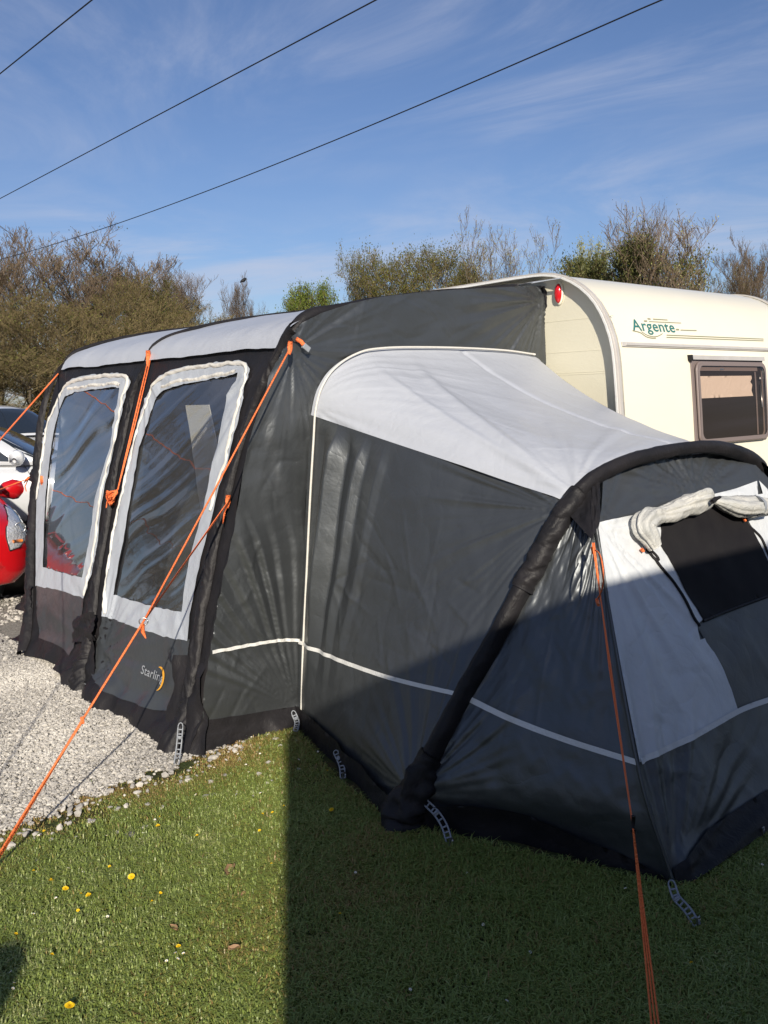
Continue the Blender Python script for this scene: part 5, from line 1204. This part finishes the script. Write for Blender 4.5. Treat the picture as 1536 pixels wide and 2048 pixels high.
def grow(seed, H=10.0, trunk=.22, clear=.18, limbs=9, spread=.55, up=.35, levels=4, nsub=(6, 6, 5), decay=.52, wob=.16, dome=1.0, twigr=.009):
    r = random.Random(seed); segs = [[], []]            # thick, thin
    tips = []
    def br(p, d, L, rad, lv):
        k = 5 if lv < 2 else 3; pts = [p]; dd = Vector(d); stp = L / k
        for i in range(k):
            dd = (dd + Vector((r.uniform(-1, 1), r.uniform(-1, 1), r.uniform(-.5, 1) * up * 1.5)) * wob * (1 + lv * .35)).normalized()
            pts.append(pts[-1] + dd * stp)
        rads = [max(twigr, rad * (1 - .75 * i / k)) for i in range(k + 1)]
        (segs[0] if lv < 2 else segs[1]).append((pts, rads))
        if lv >= levels: tips.append((pts[-1], dd, L)); tips.append((pts[k // 2], dd, L)); return
        n = nsub[min(lv - 1, len(nsub) - 1)] if lv > 0 else limbs
        for i in range(n):
            t = (.25 + .75 * (i + r.random()) / n) if lv > 0 else (clear + (1 - clear) * (i + r.random() * .8) / n)
            j = min(k - 1, int(t * k)); q = pts[j].lerp(pts[j + 1], t * k - j)
            a = r.uniform(0, 6.283); el = r.uniform(.1, 1.0)
            side = Vector((math.cos(a), math.sin(a), el * up * 2)); base = dd if lv else Vector((0, 0, 1))
            nd = (base * (1 - spread) + side * spread * (1.0 if lv else 1.35)).normalized()
            lf = decay * (1.15 - .45 * t) if lv else (decay * (.65 + .55 * math.sin(math.pi * min(1, t * .9)) * dome))
            br(q, nd, L * lf * r.uniform(.8, 1.15), rad * (1 - .7 * t) * .55, lv + 1)
        if lv == 0: pass
    br(Vector((0, 0, 0)), Vector((0, 0, 1)), H * .86, trunk, 0)
    return segs, tips
def seg_mesh(name, lst, k, seed=0):
    rs = np.random.default_rng(seed); Vs = []; Fs = []; tn = []; base = 0; ang = np.arange(k) * 2 * math.pi / k
    for pts, rads in lst:
        P = np.array(pts); n = len(P); T = np.gradient(P, axis=0); T /= np.linalg.norm(T, axis=1)[:, None] + 1e-9
        ref = np.array([0.3, 0.5, 0.81]) if abs(T[0, 2]) < .9 else np.array([1.0, 0, 0])
        N = np.cross(T, ref); N /= np.linalg.norm(N, axis=1)[:, None] + 1e-9; B = np.cross(T, N)
        V = P[:, None] + np.array(rads)[:, None, None] * (np.cos(ang)[None, :, None] * N[:, None] + np.sin(ang)[None, :, None] * B[:, None])
        Vs.append(V.reshape(-1, 3)); Fs.append(grid_faces(n, k, True) + base); base += n * k; tn.append(np.full(n * k, .35 + .3 * rs.random()))
    return mesh_np(name, np.vstack(Vs), None, np.vstack(Fs), True, np.concatenate(tn))
def leaf_arrays(tips, n, size, rad, seed):
    rs = np.random.default_rng(seed); P = np.array([t[0] for t in tips]); idx = rs.integers(0, len(P), n)
    c = P[idx] + rs.normal(0, rad, (n, 3)); a = rs.normal(0, 1, (n, 3)); a /= np.linalg.norm(a, axis=1)[:, None]; b = rs.normal(0, 1, (n, 3)); b = np.cross(a, b); b /= np.linalg.norm(b, axis=1)[:, None]
    s = size * (.5 + rs.random(n))[:, None]
    V = np.stack([c - a * s, c + b * s * .55, c + a * s, c - b * s * .55], 1).reshape(-1, 3)
    F = (np.arange(n) * 4)[:, None] + np.arange(4)
    tint = .5 + .22 * nz(idx * .37, 0, seed) + .12 * nz(c[:, 0] * .8, c[:, 2] * .8, seed + 1)
    return V, F, np.repeat(tint, 4)
PROTO = {}
def proto(key, segkw, bark, twig, leaf=None, nleaf=0, lsize=.09, lrad=.25, seed=1):
    segs, tips = grow(seed, **segkw)
    tm = seg_mesh('trunk', segs[0], 6, seed); tm.materials.append(bark); cm = seg_mesh('crown', segs[1], 3, seed); cm.materials.append(twig)
    if nleaf:
        V, F, t = leaf_arrays(tips, nleaf, lsize, lrad, seed)
        n0 = len(cm.vertices); co = np.empty(n0 * 3, np.float32); cm.vertices.foreach_get('co', co); tt = np.empty(n0, np.float32); cm.attributes['tint'].data.foreach_get('value', tt)
        fq = np.empty(len(cm.polygons) * 4, np.int32); cm.polygons.foreach_get('vertices', fq); fq = fq.reshape(-1, 4)
        m2 = mesh_np('crown', np.vstack([co.reshape(-1, 3), V]), None, np.vstack([fq, F + n0]), False, np.r_[tt, t])
        m2.materials.append(twig); m2.materials.append(leaf)
        mi = np.zeros(len(fq) + len(F), np.int32); mi[len(fq):] = 1; m2.polygons.foreach_set('material_index', mi); cm = m2
    zs_ = sorted(t[0].z for t in tips); zmax = zs_[int(len(zs_) * .985)]; rr_ = sorted(math.hypot(t[0].x, t[0].y) for t in tips); PROTO[key] = (tm, cm, zmax, rr_[int(len(rr_) * .86)])
proto('bare', dict(H=10, limbs=19, nsub=(8, 7, 6), levels=4, spread=.50, up=.55, clear=.15), M_bark, M_twig, M_leafo, 1500, .05, .2, 3)
proto('thicket', dict(H=9, limbs=20, nsub=(8, 7, 6), levels=4, spread=.60, up=.50, clear=.03, trunk=.15), M_bark, M_twigo, M_leafo, 5000, .05, .15, 5)
proto('dome', dict(H=9, limbs=20, nsub=(8, 7, 6), levels=4, spread=.66, up=.50, clear=.25, trunk=.2, decay=.56), M_bark, M_twig, None, 0, .05, .2, 41)
proto('birch', dict(H=11, limbs=15, nsub=(7, 6, 5), levels=4, spread=.42, up=.8, clear=.25, trunk=.12, decay=.45), M_barkp, M_twig, None, 0, .05, .2, 8)
proto('olive', dict(H=8, limbs=15, nsub=(7, 6, 5), levels=4, spread=.72, up=.35, clear=.2, decay=.6), M_bark, M_twigo, M_leafo, 15000, .060, .22, 11)
proto('green', dict(H=8, limbs=12, nsub=(6, 6, 5), levels=4, spread=.65, up=.25, clear=.25), M_bark, M_twigo, M_leafg, 15000, .070, .24, 14)
proto('ivy', dict(H=7, limbs=14, nsub=(7, 6, 5), levels=4, spread=.68, up=.2, clear=.05), M_bark, M_twigo, M_leafd, 24000, .060, .20, 17)
proto('wispy', dict(H=10, limbs=9, nsub=(6, 5, 4), levels=4, spread=.45, up=.7, clear=.25, wob=.22, trunk=.12), M_barkp, M_twig, M_leafy, 1600, .045, .12, 21)
proto('willow', dict(H=8, limbs=11, nsub=(6, 6, 5), levels=4, spread=.5, up=.6, clear=.1), M_bark, M_twigo, M_leafy, 14000, .06, .2, 25)
proto('fan', dict(H=9, limbs=13, nsub=(7, 7, 5), levels=4, spread=.55, up=.65, clear=.05, trunk=.18, decay=.6, twigr=.011), M_bark, M_twig, M_leafy, 2200, .05, .15, 29)
def tree(kind, u, top, D, wpx, name, label, cat='tree', group=None, rz=0.0):
    tm, cm, zmax, rmax = PROTO[kind]
    r = ray(u, 800); h = math.hypot(r[0], r[1]); p = EYE + r / h * D
    z = EYE[2] + ray(u, top)[2] / math.hypot(*ray(u, top)[:2]) * D
    s = z / zmax; wx = wpx / FPX * D / (2 * rmax)
    root = empty(name, (p[0], p[1], -0.05), label, cat, group, rz); root.scale = (wx, wx, s)
    for nm, me_ in (('trunk', tm), ('crown', cm)):
        o = bpy.data.objects.new(nm, me_); COL.objects.link(o); o.parent = root
    return root
GL = 'trees in the wood on the left'
T_ = [('birch', 14, 462, 46, 150, 'bare_tree', 'tall thin grey tree at the far left edge of the wood'),
      ('bare', 60, 505, 44, 230, 'bare_tree', 'bare brown tree just right of the tallest grey one at the left edge'),
      ('bare', 128, 484, 42, 280, 'bare_tree', 'broad bare tree with pinkish brown twigs in the left wood, highest of the brown crowns'),
      ('bare', 190, 520, 40, 190, 'bare_tree', 'bare brown tree on the right shoulder of the left wood'),
      ('thicket', 240, 560, 38, 200, 'budding_tree', 'budding olive brown tree in the left wood above the awning roof'),
      ('thicket', 20, 585, 33, 260, 'budding_tree', 'dense budding tree low at the left edge above the white car'),
      ('thicket', 120, 600, 32, 280, 'budding_tree', 'dense budding tree above the far awning corner'),
      ('thicket', 210, 620, 33, 240, 'budding_tree', 'twiggy budding tree directly over the far roof bay'),
      ('olive', 292, 556, 43, 120, 'leafing_tree', 'small olive green tree beside the grey domed tree'),
      ('dome', 335, 534, 58, 150, 'bare_tree', 'grey bare tree with a domed crown over the middle of the awning roof'),
      ('dome', 372, 552, 60, 100, 'bare_tree', 'grey bare tree forming the right half of the dome over the roof'),
      ('thicket', 310, 598, 38, 240, 'budding_tree', 'low brown bushy tree over the join of the two roof bays'),
      ('thicket', 388, 610, 40, 130, 'budding_tree', 'low brown bush at the right end of the left wood'),
      ('thicket', 60, 690, 28, 330, 'understorey_bush', 'dark twiggy bush behind the far awning pole'),
      ('thicket', 160, 690, 29, 300, 'understorey_bush', 'dark twiggy bush low behind the far roof bay'),
      ('bare', -60, 500, 43, 240, 'bare_tree', 'bare tree cut by the left picture edge'),
      ('thicket', -90, 620, 30, 300, 'budding_tree', 'budding tree cut by the left picture edge above the cars')]
for i, (k_, u, t, D, w_, nm, lab) in enumerate(T_): tree(k_, u, t, D, w_, nm, lab, 'bush' if 'bush' in nm else 'tree', GL, rz=i * 1.7)
T2_ = [('dome', 479, 562, 62, 66, 'bare_tree', 'small lone grey tree standing clear in the gap above the awning roof'),
       ('green', 585, 588, 52, 95, 'leafing_tree', 'yellow green tree, left one of the pair rising above the roof'),
       ('green', 640, 568, 50, 100, 'leafing_tree', 'yellow green tree, right one of the pair rising above the roof'),
       ('olive', 735, 515, 46, 100, 'leafing_tree', 'olive brown tree left of the broad domed one'),
       ('olive', 825, 500, 45, 170, 'leafing_tree', 'broad domed olive tree over the awning gable'),
       ('olive', 900, 508, 46, 130, 'leafing_tree', 'low olive tree between the domed one and the wispy branches'),
       ('olive', 945, 545, 44, 110, 'leafing_tree', 'low olive tree right below the wispy pale branches'),
       ('wispy', 965, 442, 42, 140, 'wispy_tree', 'wispy tree with pale bare branches leaning up, left of two'),
       ('wispy', 1030, 452, 41, 170, 'wispy_tree', 'wispy tree with pale bare branches leaning up, right of two'),
       ('willow', 1150, 500, 46, 90, 'willow_tree', 'pale yellow green tree peeping over the caravan edge'),
       ('willow', 1190, 486, 48, 110, 'willow_tree', 'pale yellow green tree behind the dark round one'),
       ('ivy', 1200, 514, 38, 170, 'evergreen_tree', 'dark green rounded tree over the caravan roof edge'),
       ('ivy', 1275, 498, 38, 190, 'evergreen_tree', 'dark green rounded tree below the spiky bare one'),
       ('fan', 1345, 430, 37, 210, 'bare_tree', 'spiky bare tree with upright branches above the caravan roof'),
       ('fan', 1270, 435, 39, 100, 'bare_tree', 'thin bare tree rising out of the dark green one'),
       ('thicket', 1440, 545, 44, 110, 'budding_tree', 'low brown bush over the far end of the caravan roof'),
       ('bare', 1530, 482, 40, 130, 'bare_tree', 'bare brown tree at the right edge of the sky')]
for i, (k_, u, t, D, w_, nm, lab) in enumerate(T2_): tree(k_, u, t, D, w_, nm, lab, 'tree', None, rz=i * 2.3 + 1)
# trees outside the frame to the left: the wood simply goes on (the vinyl windows mirror it)
for i, (u, D) in enumerate([(-420, 45), (-900, 48), (-1700, 46), (-3200, 45)]):
    pass
def tree_at(kind, x, y, s, label, rz):
    tm, cm, zmax, rmax = PROTO[kind]; root = empty('budding_tree', (x, y, -.05), label, 'tree', 'trees on the far side of the field', rz); root.scale = (s, s, s)
    for nm, me_ in (('trunk', tm), ('crown', cm)):
        o = bpy.data.objects.new(nm, me_); COL.objects.link(o); o.parent = root
for i in range(16):
    a = R(-62 - i * 9 + 40) ; D = 36 + 6 * ((i * 7) % 5) / 5
    tree_at(['thicket', 'bare', 'olive'][i % 3], D * math.sin(a), D * math.cos(a), .95 + .25 * ((i * 5) % 4) / 4, 'budding tree of the wood beyond the left of the field', i)

# ------------------------------------------------------------------ flowers, leaves, pebbles
M_dand = mat('dandelion yellow', (0.80, 0.56, 0.01), 0.6); M_petal = mat('daisy white', (0.78, 0.77, 0.74), 0.6); M_stem = mat('flower stem', (0.12, 0.18, 0.04), 0.6); M_dead = mat('dead leaf', (0.28, 0.17, 0.09), 0.7)
def flower_meshes(nm, n, r, m, layers):
    a = Acc()
    for ly in range(layers):
        rr_ = r * (1 - .24 * ly); zz = .002 + .0035 * ly
        for i in range(n):
            t = i * 2 * math.pi / n + ly * .3; w_ = rr_ * .16; c, s_ = math.cos(t), math.sin(t)
            V = [(c * r * .1 - s_ * w_ * .5, s_ * r * .1 + c * w_ * .5, zz), (c * r * .1 + s_ * w_ * .5, s_ * r * .1 - c * w_ * .5, zz), (c * rr_ * .95 + s_ * w_, s_ * rr_ * .95 - c * w_, zz + .004), (c * rr_, s_ * rr_, zz + .003), (c * rr_ * .95 - s_ * w_, s_ * rr_ * .95 + c * w_, zz + .004)]
            a.add(V, None, [(0, 1, 2), (0, 2, 3), (0, 3, 4)])
    me = a.mesh(nm, False); me.materials.append(m); return me
me_d = flower_meshes('petals', 18, .017, M_dand, 4); me_s = flower_meshes('petals', 14, .008, M_petal, 1)
me_st = Acc().tube([(0, 0, -.045), (.003, 0, -.02), (0, 0, .001)], .0018, 5).mesh('stem'); me_st.materials.append(M_stem)
me_c = Acc().tube([(0, 0, .002), (0, 0, .005)], [.0032, .002], 8).mesh('disc'); me_c.materials.append(M_dand)
def flower(kind, u, v, s, label, group, big=True):
    p = gnd(u, v, .030 if kind == 'dandelion' else .022); root = empty(kind, tuple(p), label, 'flower', group)
    root.rotation_euler = (rnd.uniform(-.15, .55), rnd.uniform(-.5, .1), rnd.uniform(0, 6)); root.scale = (s, s, s)
    for nm, m_ in [('petals', me_d if kind == 'dandelion' else me_s), ('stem', me_st)] + ([] if kind == 'dandelion' else [('disc', me_c)]):
        o = bpy.data.objects.new(nm, m_); COL.objects.link(o); o.parent = root
DL = [(102, 1762, .9, 'yellow dandelion, topmost left of the row of three'), (131, 1778, 1.0, 'yellow dandelion in the middle of the row of three'), (177, 1791, .9, 'yellow dandelion at the right end of the row of three'),
      (263, 1754, 1.1, 'bright yellow dandelion alone on the sunny lawn'), (139, 2013, 1.25, 'wide open yellow dandelion nearest the bottom edge'), (316, 1652, .8, 'yellow dandelion near the bare strip by the gravel'),
      (663, 1620, .9, 'yellow dandelion in the shade near the annexe'), (357, 1893, .7, 'half closed dandelion in the middle of the lawn')]
for u, v, s_, lab in DL: flower('dandelion', u, v, s_ * .66, lab, 'dandelions in the lawn')
small = [(321, 1786), (304, 1803), (162, 1788), (156, 1821), (104, 1909), (32, 1868), (525, 1628), (545, 1625), (519, 1661), (543, 1728), (394, 1671), (568, 1612), (320, 1634), (680, 1828), (655, 1542), (1383, 1926), (219, 1733), (67, 1742), (88, 1662)]
for u, v in small: flower('dandelion', u, v, .34, 'small yellow flower bud low in the grass', 'small yellow buds in the grass')
dz = [(214, 1672), (166, 1745), (136, 1737), (112, 1797), (280, 1679), (286, 1667), (215, 1834), (67, 1829), (355, 1919), (367, 1908), (351, 1907), (392, 1590), (476, 1509), (492, 1530), (520, 1508), (597, 1520), (636, 1504), (521, 1587), (381, 1536), (428, 1536), (422, 1534), (503, 1475), (77, 1672), (310, 1640), (25, 1978), (28, 1967), (22, 1945), (333, 1923), (934, 1747), (1251, 1778), (967, 1850), (1013, 2003), (711, 1746), (1524, 1730), (498, 1545), (1060, 1905), (820, 1980)]
for u, v in dz: flower('daisy', u, v, .62, 'tiny white daisy in the short grass', 'tiny white daisies in the lawn')
for k, (u, v, s_, lab) in enumerate([(460, 1742, .034, 'curled brown dead leaf on the sunny lawn'), (347, 1856, .020, 'narrow brown dead leaf in the middle of the lawn'), (468, 1897, .018, 'small brown dead leaf near the shadow edge'), (486, 1790, .014, 'tiny brown leaf scrap in the lawn')]):
    p = gnd(u, v, .026); U, Vv = np.meshgrid(np.linspace(-1, 1, 9), np.linspace(-1, 1, 7), indexing='ij')
    X = U * s_; Y = Vv * s_ * .5 * np.sqrt(np.maximum(0.02, 1 - U * U)); Z = .35 * s_ * (Vv ** 2) + .2 * s_ * nz(U * 2, Vv * 2, k)
    a_ = .7 + k; prop(link('dead_leaf', mesh_np('dead_leaf', np.stack([p[0] + X * math.cos(a_) - Y * math.sin(a_), p[1] + X * math.sin(a_) + Y * math.cos(a_), p[2] + Z], -1).reshape(-1, 3), None, grid_faces(9, 7)), M_dead), lab, 'leaf')
for k, (u, v, s_, lab) in enumerate([(290, 1655, .016, 'pale stone on the grass edge'), (376, 1560, .016, 'white stone lying in the mossy strip'), (427, 1515, .022, 'flat pale stone against the gable skirt'), (378, 1507, .024, 'pale stone beside the near foot of the awning'), (310, 1468, .030, 'buff stone under the near mud wall')]):
    r_ = np.random.default_rng(k); t = np.linspace(0, math.pi, 6); f_ = np.linspace(0, 2 * math.pi, 9)[:-1]; p = gnd(u, v, .010)
    V = np.array([[s_ * 1.3 * math.sin(a) * math.cos(b) * (.8 + .4 * r_.random()), s_ * math.sin(a) * math.sin(b) * (.8 + .4 * r_.random()), s_ * .55 * math.cos(a)] for a in t for b in f_]) + p
    o = prop(link('stone', mesh_np('stone', V, None, grid_faces(6, 8, True), False), mat('pale stone', (.5, .47, .41), .9)), lab, 'stone')

# ------------------------------------------------------------------ what stands behind the photographer: an unseen caravan and a companion, both inferred from their shadows on the lawn
V = np.array([(.0, .45), (.0, 2.55), (.10, 2.68), (.35, 2.71), (2.0, 2.72), (2.2, 2.5), (2.25, 1.5), (2.2, .45)])   # (depth, height)
CY, CX0, CX1 = -1.0, -.765, 5.6
van = empty('caravan', (2.4, -2.1, 0), 'white caravan standing side on behind the photographer, throwing the wide shadow over the lawn', 'caravan')
P8 = []
for x in (CX0, CX1): P8 += [(x, CY - d, z) for d, z in V]
P8 = np.array(P8); n = len(V)
a = Acc().add(P8, [[j, (j + 1) % n, n + (j + 1) % n, n + j] for j in range(n)]); link('body_shell', a.mesh('body_shell', False), M_wht, van)
V2, F2 = cut([(d, z) for d, z in V], (), .5)
for x in (CX0, CX1): link('end_wall', mesh_np('end_wall', np.c_[np.full(len(V2), x), CY - V2[:, 0], V2[:, 1]], F2, None, False), M_wht, van)
link('skirt', Acc().box((2.4, CY - 1.1, .24), (6.2, 2.1, .46)).mesh('skirt', False), M_blk, van)
for x0, x1, z0, z1, nm in ((.2, 1.3, 1.3, 1.9, 'window'), (3.6, 4.7, 1.3, 1.9, 'window'), (2.1, 2.75, .5, 2.3, 'door')):
    bevel(link(nm, Acc().box(((x0 + x1) / 2, CY + .005, (z0 + z1) / 2), (x1 - x0, .03, z1 - z0)).mesh(nm, False), M_inside if nm == 'window' else M_wht, van), .008)
for y in (CY - .12, CY - 2.05): link('wheel', Acc().tube([(1.9, y - .09, .33), (1.9, y + .09, .33)], .32, 28).mesh('wheel'), M_tyre, van)

fw = CAMROT @ np.array([0, 0, -1.0]); fw[2] = 0; fw /= np.linalg.norm(fw); rg = np.array([fw[1], -fw[0], 0.0])
M_cloth = mat('dark clothing', (.05, .06, .09), .8)
def person(pf, arms, label, H=1.0):
    def pp(r_, f_, z): return Vector(np.asarray(pf) + rg * r_ + fw * f_ + np.array([0, 0, z * H]))
    J = {'pel': (pp(0, 0, .98), .15), 'wai': (pp(0, 0, 1.15), .135), 'che': (pp(0, .02, 1.36), .155), 'nek': (pp(0, .02, 1.53), .06), 'hed': (pp(0, .05, 1.66), .095), 'top': (pp(0, .04, 1.77), .075),
     'tl': (pp(-.10, 0, .90), .10), 'kl': (pp(-.12, .02, .50), .062), 'al': (pp(-.13, 0, .09), .045), 'fl': (pp(-.14, .15, .04), .04),
     'tr': (pp(.10, 0, .90), .10), 'kr': (pp(.12, .02, .50), .062), 'ar': (pp(.13, 0, .09), .045), 'fr': (pp(.14, .15, .04), .04)}
    for sd, k in ((-1, 'l'), (1, 'r')):
        J['s' + k] = (pp(.19 * sd, .02, 1.46), .065)
        if arms == 'up':
            J['e' + k] = (pp(.17 * sd, .20, 1.26), .042)
            hx = lambda f_, u_: Vector(EYE - fw * f_ + rg * (u_ * sd)) 
            J['w' + k] = (hx(.12, .045) - Vector((0, 0, .18)), .024); J['h' + k] = (hx(.07, .035) - Vector((0, 0, .09)), .026)
        else: J['e' + k] = (pp(.26 * sd, -.02, 1.18), .045); J['w' + k] = (pp(.25 * sd, .06, .94), .032); J['h' + k] = (pp(.24 * sd, .08, .84), .034)
    names = list(J); ed = [('pel', 'wai'), ('wai', 'che'), ('che', 'nek'), ('nek', 'hed'), ('hed', 'top'), ('che', 'sl'), ('sl', 'el'), ('el', 'wl'), ('wl', 'hl'), ('che', 'sr'), ('sr', 'er'), ('er', 'wr'), ('wr', 'hr'), ('pel', 'tl'), ('tl', 'kl'), ('kl', 'al'), ('al', 'fl'), ('pel', 'tr'), ('tr', 'kr'), ('kr', 'ar'), ('ar', 'fr')]
    me = bpy.data.meshes.new('person'); me.from_pydata([J[k][0] for k in names], [(names.index(a), names.index(b)) for a, b in ed], []); me.materials.append(M_cloth)
    per = bpy.data.objects.new('person', me); COL.objects.link(per); prop(per, label, 'person')
    per.modifiers.new('skin', 'SKIN')
    if not me.skin_vertices: 
        bpy.context.view_layer.objects.active = per; bpy.ops.mesh.customdata_skin_add()
    ly = me.skin_vertices[0]
    for i, k in enumerate(names): ly.data[i].radius = (J[k][1], J[k][1]); ly.data[i].use_root = (k == 'pel')
    m_ = per.modifiers.new('sub', 'SUBSURF'); m_.levels = 2; m_.render_levels = 2
    return per
person(EYE * [1, 1, 0] - fw * .40 + rg * .52, 'up', 'photographer in dark clothes holding up a phone with both hands')
person((-1.36, -.35, 0), 'down', 'person in dark clothes watching from the sunny side of the photographer', .97)
ph = prop(bevel(link('phone', Acc().box(EYE - fw * .06 - np.array([0, 0, .06]), (.075, .008, .14), rz=math.atan2(rg[1], rg[0])).mesh('phone', False), M_black), .003), 'black phone held up in both hands by the photographer', 'phone')
# a crow on the lone grey tree
cp = EYE + ray(486, 562) / np.linalg.norm(ray(486, 562)) * 60
prop(link('crow', Acc().tube([cp + (-.22, .0, -.10), cp + (-.05, 0, 0), cp + (.10, 0, .08), cp + (.2, 0, .16), cp + (.27, 0, .15)], [.03, .10, .11, .07, .02], 10).mesh('crow'), M_wire), 'black crow perched on the lone grey tree', 'bird')
print('SCENE BUILT')
